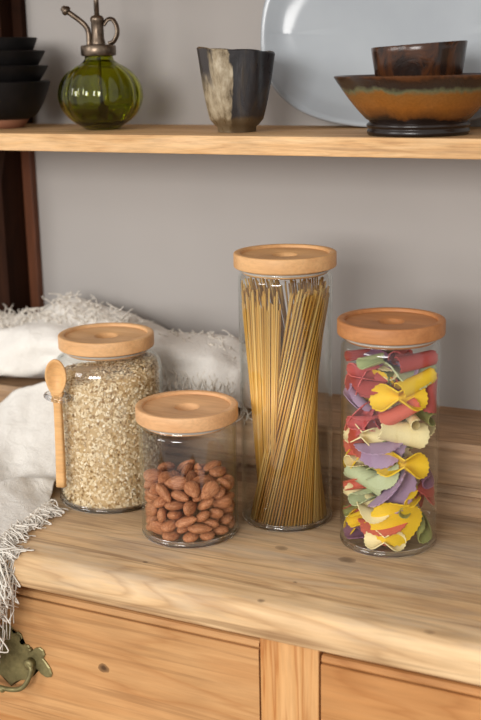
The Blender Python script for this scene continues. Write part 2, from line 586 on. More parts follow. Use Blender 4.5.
def brass_handle(parent, cx, cz):
    y = YF - 0.0008
    half = [(0.000, 0.036), (0.006, 0.034), (0.009, 0.028), (0.014, 0.030), (0.018, 0.028), (0.0195, 0.0235), (0.0165, 0.0205), (0.0175, 0.0175), (0.022, 0.0172), (0.0265, 0.0175), (0.0295, 0.0135), (0.0275, 0.0098),
            (0.031, 0.0108), (0.036, 0.0162), (0.041, 0.0178), (0.0455, 0.0155), (0.0470, 0.0105), (0.0445, 0.0058), (0.0480, 0.0022), (0.0525, -0.0035), (0.0545, -0.0098), (0.0525, -0.0138), (0.0480, -0.0152),
            (0.0420, -0.0126), (0.0385, -0.0085), (0.0345, -0.0082), (0.0315, -0.0140), (0.0285, -0.0195), (0.0225, -0.0240), (0.0140, -0.0262), (0.0065, -0.0300), (0.000, -0.0370)]
    pts = half + [(-x, z) for x, z in reversed(half[1:-1])]
    bm = bmesh.new()
    outer = [bm.verts.new((cx + x, y, cz + z)) for x, z in pts]
    mid = [bm.verts.new((cx + x, y - 0.0013, cz + z)) for x, z in pts]
    f0 = bm.faces.new(outer)
    top = [bm.verts.new((cx + x * 0.965, y - 0.0020, cz + z * 0.965)) for x, z in pts]
    f1 = bm.faces.new(list(reversed(top)))
    n = len(pts)
    for a, b in ((outer, mid), (mid, top)):
        for i in range(n):
            bm.faces.new((a[i], b[i], b[(i + 1) % n], a[(i + 1) % n]))
    bmesh.ops.triangulate(bm, faces=[f0, f1], ngon_method='EAR_CLIP')
    done(bm, 'handle_plate', M['brass'], parent, smooth=False)
    for sx in (-1, 1):
        bm = bmesh.new()
        px = cx + sx * 0.0300
        add_tube(bm, [(px, y - 0.001, cz - 0.001), (px, y - 0.006, cz - 0.001), (px, y - 0.0085, cz - 0.001), (px, y - 0.010, cz - 0.001)], [0.0058, 0.0052, 0.0062, 0.0030], 14)
        done(bm, 'handle_post', M['brass'], parent)
        bm = bmesh.new()
        add_tube(bm, [(cx + sx * 0.0285, y - 0.001, cz + 0.0125), (cx + sx * 0.0285, y - 0.0035, cz + 0.0125)], [0.0030, 0.0014], 10)
        done(bm, 'rosette', M['brass'], parent)
    ring = [(0.0300, -0.001, 0.0075), (0.0335, -0.006, 0.0085), (0.0315, -0.0165, 0.0125), (0.0250, -0.0255, 0.0145), (0.0140, -0.0300, 0.0155), (0.0, -0.0310, 0.0158)]
    ring = ring + [(-x, z, d) for x, z, d in reversed(ring[:-1])]
    bm = bmesh.new()
    add_tube(bm, catmull([(cx + x, y - d, cz + z) for x, z, d in ring], 6), 0.0026, 10)
    done(bm, 'bail_pull', M['brass'], parent)
    bm = bmesh.new()
    add_lathe(bm, [(0, -0.0365), (0.0022, -0.0355), (0.0034, -0.0335), (0.0030, -0.0300), (0, -0.0285)], 14, c=(cx, y - 0.0158, cz))
    done(bm, 'bail_drop', M['brass'], parent)


brass_handle(d1, -0.7110, -0.1275)
brass_handle(d2, 0.02, -0.1275)

# ------------------------------------------------------------------ the rack above
SZ, SB, SF = 0.402, 0.3829, 1.070           # shelf top, shelf underside, shelf front
rk = thing('dresser_rack', 'pine shelf on a dark stained side panel fixed above the worktop', 'shelf', (0, 0, 0.08))
bm = bmesh.new()
add_box(bm, -1.0, 0.45, SF, WY - 0.0005, SB, SZ, 0.0012)
done(bm, 'shelf_board', M['shelf'], rk, smooth=False).location = (0, 0, -0.08)
bm = bmesh.new()
pp = [(WY - 0.0005, 0.0805), (1.205, 0.0805), (1.205, 0.33), (1.226, SB + 0.01), (1.226, 0.9), (WY - 0.0005, 0.9)]
add_prism(bm, pp, -0.952, -0.9315)
done(bm, 'side_panel', M['panel'], rk, smooth=False).location = (0, 0, -0.08)
bm = bmesh.new()
add_box(bm, -1.0, 0.45, SF + 0.01, WY - 0.0005, 0.620, 0.640, 0.0012)  # added upper board, out of view, put in to shade the wall below it
done(bm, 'shelf_board', M['shelf'], rk, smooth=False).location = (0, 0, -0.08)
bm = bmesh.new(); add_box(bm, -0.9312, -0.9165, WY - 0.012, WY - 0.0005, 0.0805, SB - 0.0002, 0.001)
done(bm, 'batten', M['batten'], rk, smooth=False).location = (0, 0, -0.08)
bm = bmesh.new(); add_box(bm, -0.9312, -0.9165, WY - 0.012, WY - 0.0005, SZ + 0.0002, 0.9, 0.001)
done(bm, 'batten', M['panel'], rk, smooth=False).location = (0, 0, -0.08)

# ------------------------------------------------------------------ storage jars
def lid_profile():
    R, T = 0.0525, 0.0150
    p = [(0, -0.0065), (0.0425, -0.0065), (0.0445, -0.0050), (0.0445, 0.0)]
    p += [(R - 0.0015, 0.0)] + arc(R - 0.0015, 0.0015, 0.0015, -90, 0, 3) + arc(R - 0.0018, T - 0.0018, 0.0018, 0, 90, 4)
    p += [(R - 0.0064, T), (R - 0.0072, T - 0.0006), (R - 0.0076, T - 0.0030), (0.0138, T - 0.0032), (0.0126, T - 0.0038), (0.0112, T - 0.0062), (0.0080, T - 0.0086), (0.004, T - 0.0097), (0, T - 0.0100)]
    return p


def jar_profile(R, H, neck, sh, base=0.008, t=0.0018):
    """closed section of a blown glass jar; H is the rim height"""
    p = [(0, 0.0012), (R - base - 0.004, 0.0012), (R - base - 0.002, 0.0)]
    p += arc(R - base, base, base, -90, 0, 7)
    p += [(R, base + (H - sh - base) * k / 4) for k in range(1, 4)]
    p += arc(R - sh, H - sh - 0.004, sh, 0, 62, 8)
    p += [(neck + 0.001, H - 0.0035), (neck + 0.0002, H - 0.0012), (neck - 0.001, H), (neck - 0.0024, H - 0.0012), (neck - 0.0026, H - 0.005)]
    p += arc(R - sh, H - sh - 0.004, sh - t, 62, 0, 8)
    p += [(R - t, base + (H - sh - base) * k / 4) for k in range(3, 0, -1)]
    p += arc(R - base, base + 0.001, base - t, 0, -90, 6)
    p += [(0, base + 0.001 - base + t)]
    return p


def jar(label, x, y, R, H, lidm, sh=0.010, neck=0.0455, rz=0.0):
    t = thing('storage_jar', label, 'jar', (x, y, 0.0003), (0, 0, rz), 'glass storage jars with wooden lids')
    bm = bmesh.new(); add_lathe(bm, jar_profile(R, H, neck, sh), 96)
    done(bm, 'glass_body', M['glass'], t)
    bm = bmesh.new()
    ring = [(R - 0.0024 + 0.0027 * math.cos(a), 0.0030 + 0.0029 * math.sin(a)) for a in [2 * PI * k / 16 for k in range(16)]]
    add_lathe(bm, ring + ring[:1], 96)
    bmesh.ops.remove_doubles(bm, verts=bm.verts, dist=1e-6)
    done(bm, 'glass_base', M['thick_glass'], t)
    bm = bmesh.new(); add_lathe(bm, lid_profile(), 96)
    ld = done(bm, 'lid', lidm, t, (0, 0, H + 0.0008), angle=0.9)
    bm = bmesh.new()
    add_tube(bm, [(0.0446 * math.cos(a), 0.0446 * math.sin(a), -0.0030) for a in [2 * PI * i / 64 for i in range(64)]], 0.0012, 8, True)
    done(bm, 'seal', M['seal'], ld)
    return t


OX, OY = -0.6755, 1.0394
j_oat = jar('squat wide glass jar of rolled oats with a beech lid and side loop', OX, OY, 0.0603, 0.1740, M['lid'][0], sh=0.020, neck=0.0465)
AX, AY = -0.5469, 0.9849
j_alm = jar('shortest glass jar, half full of almonds, with a beech lid', AX, AY, 0.0504, 0.1224, M['lid'][1], sh=0.007)
TX, TY = -0.4697, 1.0616
j_spa = jar('tallest glass jar, filled with spaghetti, with a beech lid', TX, TY, 0.0484, 0.2716, M['lid'][2], sh=0.008)
PX, PY = -0.3499, 1.0447
j_pas = jar('glass jar of coloured pasta bows with a darker beech lid', PX, PY, 0.0489, 0.2152, M['lid'][3], sh=0.009)

# glass loop on the oat jar that carries the spoon
SPX, SPY = -0.7022, 0.9782                  # where the spoon passes through the loop
SPZ = 0.130
dirv = Vector((SPX - OX, SPY - OY, 0)).normalized()
tanv = Vector((-dirv.y, dirv.x, 0))
bm = bmesh.new()
lc = Vector((0, 0, SPZ)) + dirv * 0.0660
pts = []
for i in range(40):
    a = 2 * PI * i / 40
    pts.append(lc + dirv * (0.0095 * math.cos(a)) + tanv * (0.0165 * math.sin(a)))
add_tube(bm, pts, 0.0032, 12, True)
done(bm, 'spoon_loop', M['thick_glass'], j_oat)

# wooden spoon hanging in the loop: bowl up, handle down
sp = thing('wooden_spoon', 'small pale wooden spoon hanging on the oat jar loop', 'spoon', (SPX + 0.001, SPY - 0.003, 0.0295), (math.radians(1.5), math.radians(1.5), math.radians(15)))
bm = bmesh.new()
# handle: rectangular section sweeping up to the neck
sec = []
L = 0.108
for k in range(15):
    t = k / 14
    z = L * t
    w = 0.0052 - 0.0010 * t + (0.0030 * max(0, (t - 0.86) / 0.14) ** 2)
    th = 0.0042 - 0.0006 * t
    off = 0.0012 * math.sin(t * PI)
    sec.append((z, w, th, off))
rows = []
for z, w, th, off in sec:
    row = []
    for k in range(16):
        a = 2 * PI * (k + 0.5) / 16
        ca, sa = math.cos(a), math.sin(a)
        row.append(bm.verts.new((w * math.copysign(abs(ca) ** 0.45, ca), off + th * math.copysign(abs(sa) ** 0.45, sa), z)))
    rows.append(row)
for a, b in zip(rows, rows[1:]):
    for k in range(16):
        bm.faces.new((a[k], a[(k + 1) % 16], b[(k + 1) % 16], b[k]))
bm.faces.new(list(reversed(rows[0]))); bm.faces.new(rows[-1])
done(bm, 'handle', M['spoon'], sp)
bm = bmesh.new()
nu, nv = 36, 10
front, back = [], []
for j in range(nv + 1):
    r = j / nv
    fr, bk = [], []
    for i in range(nu):
        a = 2 * PI * i / nu
        wx = 0.0118 * (1 - 0.16 * -math.sin(a) * (1 if math.sin(a) < 0 else 0.25))
        x = wx * r * math.cos(a)
        z = 0.0205 * r * math.sin(a)
        dish = 0.0062 * (1 - min(1, (r / 0.86)) ** 2)
        fr.append((x, -0.0035 + dish, z))
        bk.append((x, -0.0035 + 0.0022 + 0.0074 * (1 - r ** 2) + 0.0002, z))
    front.append(fr); back.append(bk)
zc = L + 0.0165
fv = [[bm.verts.new((x, y, z + zc)) for x, y, z in row] for row in front[1:]]
bv = [[bm.verts.new((x, y, z + zc)) for x, y, z in row] for row in back[1:]]
fc = bm.verts.new((0, front[0][0][1], zc)); bc = bm.verts.new((0, back[0][0][1], zc))
for vv, cc in ((fv, fc), (bv, bc)):
    for i in range(nu):
        bm.faces.new((cc, vv[0][i], vv[0][(i + 1) % nu]))
        for a, b in zip(vv, vv[1:]):
            bm.faces.new((a[i], b[i], b[(i + 1) % nu], a[(i + 1) % nu]))
for i in range(nu):
    bm.faces.new((fv[-1][i], bv[-1][i], bv[-1][(i + 1) % nu], fv[-1][(i + 1) % nu]))
done(bm, 'spoon_bowl', M['spoon'], sp)

# ------------------------------------------------------------------ rolled oats: nobody could count them
def oats():
    bm = bmesh.new()
    lay = bm.verts.layers.float.new('tone')
    rnd = random.Random(3)
    Rm, zb, zt = 0.0570, 0.0032, 0.1525
    def top(x, y):
        return 0.1500 + 0.008 * (x * 0.9 + y * 0.44) / 0.05 + 0.003 * math.sin(60 * x) + 0.002 * math.cos(70 * y)
    def rad(z):
        r = Rm
        if z < 0.009:
            r -= 0.006 * (1 - z / 0.009) ** 2
        s0 = 0.1500
        if z > s0 - 0.002:
            q = min(1, (z - s0 + 0.002) / 0.020)
            r = Rm - 0.018 * (1 - math.sqrt(max(0, 1 - q * q)))
        return r
    core = []
    seg = 48
    zs = [zb + (zt - zb) * k / 24 for k in range(25)]
    rings = []
    for z in zs:
        row = []
        for i in range(seg):
            a = 2 * PI * i / seg
            r = rad(z) - 0.0018
            x, y = r * math.cos(a), r * math.sin(a)
            v = bm.verts.new((x, y, min(z, top(x, y) - 0.001))); v[lay] = 0.14
            row.append(v)
        rings.append(row)
    for a, b in zip(rings, rings[1:]):
        for i in range(seg):
            bm.faces.new((a[i], a[(i + 1) % seg], b[(i + 1) % seg], b[i]))
    ct = bm.verts.new((0, 0, top(0, 0) - 0.001)); ct[lay] = 0.3
    cb = bm.verts.new((0, 0, zb)); cb[lay] = 0.3
    for i in range(seg):
        bm.faces.new((rings[-1][i], rings[-1][(i + 1) % seg], ct))
        bm.faces.new((rings[0][(i + 1) % seg], rings[0][i], cb))
    def flake(p, nrm, size):
        t = nrm.orthogonal().normalized()
        t.rotate(Quaternion(nrm, rnd.uniform(0, 6.28)))
        nn = (nrm + Vector((rnd.gauss(0, 0.33), rnd.gauss(0, 0.33), rnd.gauss(0, 0.33)))).normalized()
        t = (t - nn * t.dot(nn)).normalized()
        b = nn.cross(t)
        tone = min(1, max(0, rnd.gauss(0.50, 0.24))) if rnd.random() > 0.10 else rnd.uniform(0, 0.15)
        a_, b_ = size * rnd.uniform(0.85, 1.2), size * rnd.uniform(0.62, 0.9)
        cup = size * rnd.uniform(0.05, 0.25)
        vs = []
        for k in range(7):
            an = 2 * PI * k / 7 + rnd.uniform(-0.2, 0.2)
            v = bm.verts.new(p + t * (a_ * math.cos(an)) + b * (b_ * math.sin(an)) - nn * cup); v[lay] = tone
            vs.append(v)
        c = bm.verts.new(p + nn * cup * 0.4); c[lay] = max(0, tone - 0.12)
        u = bm.verts.new(p - nn * (cup + size * 0.25)); u[lay] = tone
        for k in range(7):
            bm.faces.new((vs[k], vs[(k + 1) % 7], c))
            bm.faces.new((vs[(k + 1) % 7], vs[k], u))
    for k in range(15000):
        a = rnd.uniform(0, 2 * PI)
        z = rnd.uniform(zb + 0.0012, zt + 0.010)
        r = rad(z) - rnd.uniform(0.0008, 0.0026)
        x, y = r * math.cos(a), r * math.sin(a)
        if z > top(x, y):
            continue
        flake(Vector((x, y, z)), Vector((math.cos(a), math.sin(a), 0.1)).normalized(), rnd.uniform(0.0014, 0.0023))
    for k in range(4200):
        a = rnd.uniform(0, 2 * PI)
        r = 0.056 * math.sqrt(rnd.random())
        x, y = r * math.cos(a), r * math.sin(a)
        z = top(x, y) + rnd.uniform(-0.001, 0.0012)
        if r > rad(z) - 0.001:
            continue
        flake(Vector((x, y, z)), Vector((0, 0, 1)), rnd.uniform(0.0014, 0.0022))
    return done(bm, 'rolled_oats', M['oats'], None, (OX, OY, 0.0003), smooth=False, recalc=False)


tag(oats(), 'pale rolled oats filling the squat jar with the spoon', 'oats', kind='stuff')

# ------------------------------------------------------------------ almonds
def almond_mesh():
    bm = bmesh.new()
    bmesh.ops.create_uvsphere(bm, u_segments=20, v_segments=14, radius=1)
    for v in bm.verts:
        x, y, z = v.co.z, v.co.x, v.co.y
        w = 1 - 0.30 * x - 0.12 * x * x
        k = 1 + 0.03 * math.sin(9 * math.atan2(z, y)) * (1 - x * x)
        v.co = (x * 0.0127, y * 0.0078 * w * k, z * 0.0050 * (1 - 0.18 * x) * k)
    for f in bm.faces:
        f.smooth = True
    me = bpy.data.meshes.new('almond'); bm.to_mesh(me); bm.free()
    me.materials.append(M['almond'])
    return me


ALMONDS = [(-0.0134,0.032,0.0056,0.01,-0.55,-0.83,0.07),(-0.0381,0.0062,0.0056,0.04,-0.81,-0.58,0.07),(0.0176,-0.0303,0.0056,0.07,0.63,0.78,0.03),(0.0194,0.0115,0.0056,0.99,-0.07,0.03,-0.13),(-0.0265,0.0224,0.0056,0.05,0.92,-0.38,-0.06),(-0.0021,-0.0347,0.0056,0.77,0.03,0.07,0.63),(0.029,-0.0196,0.0056,0.04,0.4,0.91,0.01),(-0.003,0.0119,0.0056,0.52,0.06,-0.02,-0.85),(0.0353,0.0184,0.0056,0.9,0.08,0,-0.43),(-0.018,0.0013,0.0057,0.07,-0.91,0.41,-0.02),(-0.0285,-0.0213,0.0057,0.81,-0.1,0.01,0.58),(0.0345,-0.0051,0.0057,0.04,-0.07,0.07,0.99),(0.0137,-0.007,0.0058,0.13,0.88,0.45,0.02),(-0.008,-0.0171,0.0059,0.07,1,0,0.04),(0.0018,0.0356,0.0063,0.53,0.11,0.13,0.83),(0.0175,0.0359,0.007,0.15,-0.39,-0.91,-0.01),(0.0004,-0.001,0.0091,0.85,0.42,0.25,0.19),(-0.0171,-0.0326,0.0092,0.72,-0.53,0.1,0.44),(-0.0346,-0.0083,0.0113,0.94,0.21,0.22,0.12),(0.0082,-0.0281,0.0126,0.1,-0.72,0.68,-0.11),(0.0181,0.0201,0.0137,0.11,0.33,0.89,-0.29),(-0.0197,-0.0091,0.0139,0.9,0.18,0.09,0.4),(0.0372,0.0093,0.0142,0.49,-0.09,-0.14,0.85),(0.0238,0.0018,0.0149,0.17,-0.17,-0.39,0.89),(0.0284,-0.014,0.0151,0.12,-0.07,0.27,0.95),(-0.0377,0.0115,0.0153,0,0.8,0.58,-0.12),(0.0271,-0.0293,0.0154,0.97,-0.05,0.03,0.24),(-0.0249,0.0255,0.0157,0.98,-0.1,0.15,-0.1),(-0.014,0.0358,0.0159,0.12,0.1,0.05,0.99),(0.0062,0.0344,0.0162,0.01,-0.72,0.69,0.06),(0.0257,0.0316,0.0165,0.36,-0.89,0.29,0.05),(-0.0033,-0.0348,0.0168,0.02,-0.77,-0.63,-0.08),(-0.0234,0.0071,0.0169,0.39,0.75,0.48,0.21),(-0.0107,-0.0174,0.0173,0.23,-0.75,-0.61,0.08),(0.0062,0.0108,0.0174,0.98,-0.06,-0.12,-0.15),(-0.0102,0.0068,0.018,0.33,-0.71,0.24,-0.57),(0.014,-0.0038,0.0189,0.15,-0.94,-0.17,-0.24),(-0.0267,-0.0241,0.0191,0.08,-0.87,-0.42,-0.24),(0.0021,-0.0152,0.0211,0.48,-0.63,0.43,-0.44),(-0.033,-0.0105,0.0234,0.02,-0.98,-0.2,0.01),(-0.005,0.0237,0.0235,0.28,0.64,-0.61,-0.38),(0.0158,-0.0366,0.0239,0.98,0.04,-0.19,0.03),(0.0097,0.0233,0.0239,0.34,-0.02,0.02,-0.94),(0.0338,0.0095,0.0245,0.06,-0.04,0.07,1),(-0.0183,0.0302,0.0252,0.2,-0.78,0.59,0.05),(0.0288,0.0256,0.0252,0.31,0.23,-0.21,0.9),(0.0338,-0.0106,0.0256,0.14,0.27,0.9,-0.31),(0.0124,-0.019,0.0259,0.76,0.15,0.62,0.13),(0.0268,-0.0237,0.026,0.31,-0.29,-0.09,0.9),(-0.0352,0.008,0.0261,0.02,0.17,-0.99,0.01),(-0.0132,-0.0346,0.0262,0.44,0.33,0.66,0.51),(0.0018,0.0064,0.0267,0.78,0.2,0.11,-0.58),(-0.0049,0.042,0.0268,0.15,-0.15,0.75,0.63),(-0.0136,-0.0084,0.0278,0.95,-0.13,0.1,-0.27),(0.0022,-0.036,0.0287,0.85,-0.03,-0.16,-0.5),(0.0177,0.0107,0.029,0.22,-0.43,0.87,-0.09),(-0.0279,-0.032,0.029,0.14,-0.31,-0.57,0.75),(-0.0161,0.0137,0.029,0.17,-0.65,0.74,0.03),(0.0159,0.0393,0.0306,0.41,-0.15,0.65,0.62),(-0.0287,0.0278,0.0314,0.8,0.12,-0.32,0.5),(0.0246,-0.0038,0.0319,0.87,-0.1,-0.12,0.47),(-0.0317,-0.0171,0.0325,0.02,0.09,-0.19,0.98),(0.0061,-0.0035,0.0329,0.97,0.06,0.03,0.23),(-0.0038,-0.0218,0.033,0.94,-0.15,-0.01,0.29),(0.0362,0.0173,0.0344,0.62,-0.26,-0.13,0.73),(-0.0381,0.0006,0.035,0.43,0.14,-0.11,0.89),(0.0122,0.0279,0.0356,0.03,-0.45,-0.76,0.46),(0.0384,-0.0036,0.0363,0.39,0.23,-0.59,-0.67),(-0.0114,0.0364,0.0371,0.91,0.32,0.14,-0.2),(-0.0121,0.0063,0.0374,0.47,0.33,0.08,0.81),(0.0179,-0.0308,0.0377,0.53,0.44,0.47,0.55),(-0.0013,0.0227,0.0386,0.76,-0.12,-0.12,0.62),(0.0294,-0.0212,0.039,0.31,0.11,0.94,0.09),(-0.027,0.0085,0.0392,0.33,-0.31,-0.88,0.12),(-0.0364,0.0203,0.0393,0.52,-0.61,-0.59,0.04),(0.0042,-0.0358,0.0394,0.13,0.87,0.48,0.01),(-0.0153,-0.0142,0.0399,0.18,-0.13,-0.22,-0.95),(-0.026,-0.0258,0.0407,0.94,-0.19,0.22,0.17),(-0.0187,0.0236,0.0407,0.24,0.12,0.15,-0.95),(0.0189,-0.0083,0.0413,0.99,0.14,-0.03,-0.08),(0.0281,0.0071,0.0415,0.38,-0.18,-0.11,0.9),(0.0126,0.0075,0.0416,0.41,0.83,-0.1,-0.38),(-0.0118,-0.0331,0.0417,0,0.83,0.53,0.17),(0.0258,0.0303,0.0424,0.72,0.36,0.36,-0.47),(-0.0351,-0.0068,0.0434,0.09,0.14,-0.04,0.98),(-0.0039,-0.0017,0.0434,0.31,-0.07,-0,-0.95),(0.0062,-0.0172,0.0437,0.25,-0.36,-0.33,0.83),(0.0094,0.0354,0.0449,0.35,0.62,0.7,-0.04),(0.0314,0.0206,0.0459,0.27,0.29,0.56,-0.73),(0.0233,-0.0213,0.0482,0.71,0.13,-0.02,-0.69),(-0.0186,-0.0045,0.0491,0.36,0.33,-0.49,-0.72),(-0.0254,0.0158,0.0492,0.44,0.09,0.22,0.86),(0.0343,-0.007,0.0492,0,-0.24,-0.94,-0.26),(0.0184,0.0139,0.0495,0.85,-0.22,0.11,-0.47),(-0.0049,0.042,0.0496,0.03,-0.02,-0.64,-0.77),(0.0098,-0.036,0.0498,0.96,-0.16,0.03,-0.24),(-0.0207,-0.0284,0.0505,0.63,-0.15,0.13,-0.75),(-0.0348,0.0035,0.0507,0.22,0.96,-0.17,-0.07),(-0.002,0.0151,0.0508,0.03,0.3,-0.39,-0.87),(-0.0053,-0.0122,0.0516,0.55,0,-0.32,0.77),(-0.0345,-0.0145,0.052,0.55,0.02,0.27,-0.79),(-0.0072,-0.04,0.0522,0.89,-0.32,0.31,-0.12),(-0.0224,0.0351,0.0522,0.56,0.72,-0.13,0.39),(0.0363,0.0071,0.0533,0.39,-0.02,0.33,0.86),(-0.0036,0.0284,0.0534,0.53,-0.58,-0.12,-0.6),(0.0036,-0.0003,0.0539,0.38,-0.37,-0.83,0.18),(0.035,-0.0215,0.0546,0.07,0.61,-0.68,-0.39),(-0.0137,0.02,0.0548,0.6,0.46,-0.38,-0.52),(0.0159,-0.0072,0.0552,0.41,0.34,-0.61,-0.59),(0.02,-0.0294,0.0562,0.15,-0.91,0.37,0.1),(-0.0362,0.0185,0.0568,0.71,-0.3,-0.07,0.64),(0.022,0.025,0.0578,0.74,0.03,0.07,0.67),(-0.0012,-0.0252,0.0583,0.16,0.23,-0.78,-0.56),(0.0092,0.0335,0.0586,0.6,0.12,-0.07,-0.79),(-0.0158,-0.0207,0.0595,0.24,0.65,-0.68,-0.24),(-0.0299,-0.0191,0.0607,0.31,-0.82,-0.42,0.23)]
alm = almond_mesh()
for (x, y, z, qw, qx, qy, qz) in ALMONDS:
    o = bpy.data.objects.new('almond', alm)
    COL.objects.link(o)
    o.rotation_mode = 'QUATERNION'
    o.rotation_quaternion = (qw, qx, qy, qz)
    o.location = (AX + x, AY + y, z + 0.0022)
    tag(o, 'brown skinned almond among the heap in the shortest jar', 'almond', 'almonds in the shortest jar')

# ------------------------------------------------------------------ spaghetti: a twisted sheaf of straight strands
def strand_mesh():
    bm = bmesh.new()
    add_tube(bm, [(0, 0, 0), (0, 0, 0.5), (0, 0, 1.0)], 0.00092, 8)
    for f in bm.faces:
        f.smooth = len(f.verts) == 4
    me = bpy.data.meshes.new('spaghetti_strand'); bm.to_mesh(me); bm.free()
    me.materials.append(M['spaghetti'])
    return me


sm = strand_mesh()
rs = random.Random(8)


def strand(b, t):
    b, t = Vector(b), Vector(t)
    d = t - b
    o = bpy.data.objects.new('spaghetti_strand', sm)
    COL.objects.link(o)
    o.rotation_mode = 'QUATERNION'
    o.rotation_quaternion = Vector((0, 0, 1)).rotation_difference(d.normalized())
    o.location = (TX + b.x, TY + b.y, b.z)
    o.scale = (1, 1, d.length)
    tag(o, 'long straight spaghetti strand in the tallest jar', 'spaghetti', 'spaghetti strands in the tallest jar')


FR = math.atan2(-TY, -TX)                    # the side of the jar the room looks at


def wrap(d):
    return (d + 180) % 360 - 180


for si, (n, rb, rt, tw) in enumerate(((80, 0.0415, 0.0446, 84), (70, 0.0370, 0.0412, 84), (56, 0.0318, 0.0372, 84), (36, 0.0255, 0.0310, 84))):
    for i in range(n):
        psi = wrap(360.0 * i / n + rs.uniform(-0.35, 0.35))        # where the strand ends at the top; 0 faces the room
        if -92 < psi < 9 - 3 * si or (si < 2 and 172 < abs(psi)):
            continue
        a1 = FR + math.radians(psi)
        a0 = a1 - math.radians(tw + rs.uniform(-0.3, 0.3))
        r0 = rb + rs.uniform(-0.0006, 0.0006)
        r1 = rt + rs.uniform(-0.0008, 0.0005)
        zt = 0.2520 + rs.uniform(-0.012, 0.006)
        strand((r0 * math.cos(a0), r0 * math.sin(a0), 0.0035 + rs.uniform(0, 0.001)), (r1 * math.cos(a1), r1 * math.sin(a1), zt))
for row, (n, rb, rt) in enumerate(((34, 0.0280, 0.0446), (28, 0.0240, 0.0410), (22, 0.0190, 0.0370))):
    for i in range(n):
        psi = -112 + 104.0 * i / (n - 1) + rs.uniform(-1.5, 1.5)
        a1 = FR + math.radians(psi)
        a0 = FR + math.radians(-128 + 96.0 * i / (n - 1) + rs.uniform(-2, 2))
        r0, r1 = rb + rs.uniform(-0.001, 0.001), rt + rs.uniform(-0.001, 0.0005)
        zt = 0.2500 + rs.uniform(-0.016, 0.008) - 0.003 * row
        strand((r0 * math.cos(a0), r0 * math.sin(a0), 0.0045), (r1 * math.cos(a1), r1 * math.sin(a1), zt))

# ------------------------------------------------------------------ coloured pasta
def pasta_mesh(kind, colour):
    """a scalloped disc, folded, pinched or rolled; long axis x, opening towards -y"""
    R = 0.0255
    nr, na = 9, 84
    def alpha(x, s):
        q = x / R
        u = s / R
        if kind == 'bow':
            return (1.54 - 0.20 * min(1.0, (q / 0.55) ** 2)) * math.tanh(u / (0.07 + 0.40 * min(1.0, abs(q) / 0.6)))
        if kind == 'roll':
            return (2.45 - 0.45 * q) * u
        if kind == 'tube':
            return (2.85 + 0.25 * q) * u
        if kind == 'fold':
            return 1.28 * math.tanh(u / 0.14)
        if kind == 'wave':
            return 0.15 * u + 0.42 * math.sin(2.8 * u + 1.6 * q)
        return 0.42 * u + 0.25 * math.sin(2.2 * q + u)
    def place(x, s):
        y = z = 0.0
        st = 20
        for k in range(st):
            al = alpha(x, s * (k + 0.5) / st)
            z += math.cos(al) * s / st
            y += math.sin(al) * s / st
        bend = {'roll': 0.004, 'bow': 0.003, 'wave': 0.006}.get(kind, 0.002)
        return Vector((x, -y + bend * (x / R) ** 2, z))
    bm = bmesh.new()
    c = bm.verts.new(place(0, 0))
    rows = []
    for j in range(1, nr + 1):
        row = []
        for i in range(na):
            a = 2 * PI * i / na
            r = R * j / nr
            if j == nr:
                r *= 1 + 0.030 * math.cos(28 * a)
            elif j == nr - 1:
                r *= 1.02
            if kind in ('roll', 'tube'):
                r *= 0.94 / max(abs(math.cos(a)), abs(math.sin(a))) ** 0.5
            row.append(bm.verts.new(place(r * math.cos(a), r * math.sin(a) * (0.78 if kind == 'bow' else 1.0))))
        rows.append(row)
    for i in range(na):
        bm.faces.new((c, rows[0][i], rows[0][(i + 1) % na]))
        for p, q in zip(rows, rows[1:]):
            bm.faces.new((p[i], q[i], q[(i + 1) % na], p[(i + 1) % na]))
    bmesh.ops.recalc_face_normals(bm, faces=bm.faces)
    bmesh.ops.solidify(bm, geom=list(bm.faces), thickness=0.0013)
    bmesh.ops.recalc_face_normals(bm, faces=bm.faces)
    for e in bm.edges:
        if len(e.link_faces) == 2 and e.calc_face_angle(0) > 0.9:
            e.smooth = False
    for f in bm.faces:
        f.smooth = True
    cen = sum((v.co for v in bm.verts), Vector()) / len(bm.verts)
    for v in bm.verts:
        v.co -= cen
    me = bpy.data.meshes.new('pasta'); bm.to_mesh(me); bm.free()
    me.materials.append(M['pasta_' + colour])
    return me


PMESH = {}
ZF = math.atan2(0.3475, 1.0375)             # the side of the jar the room looks at
RIN = 0.0468


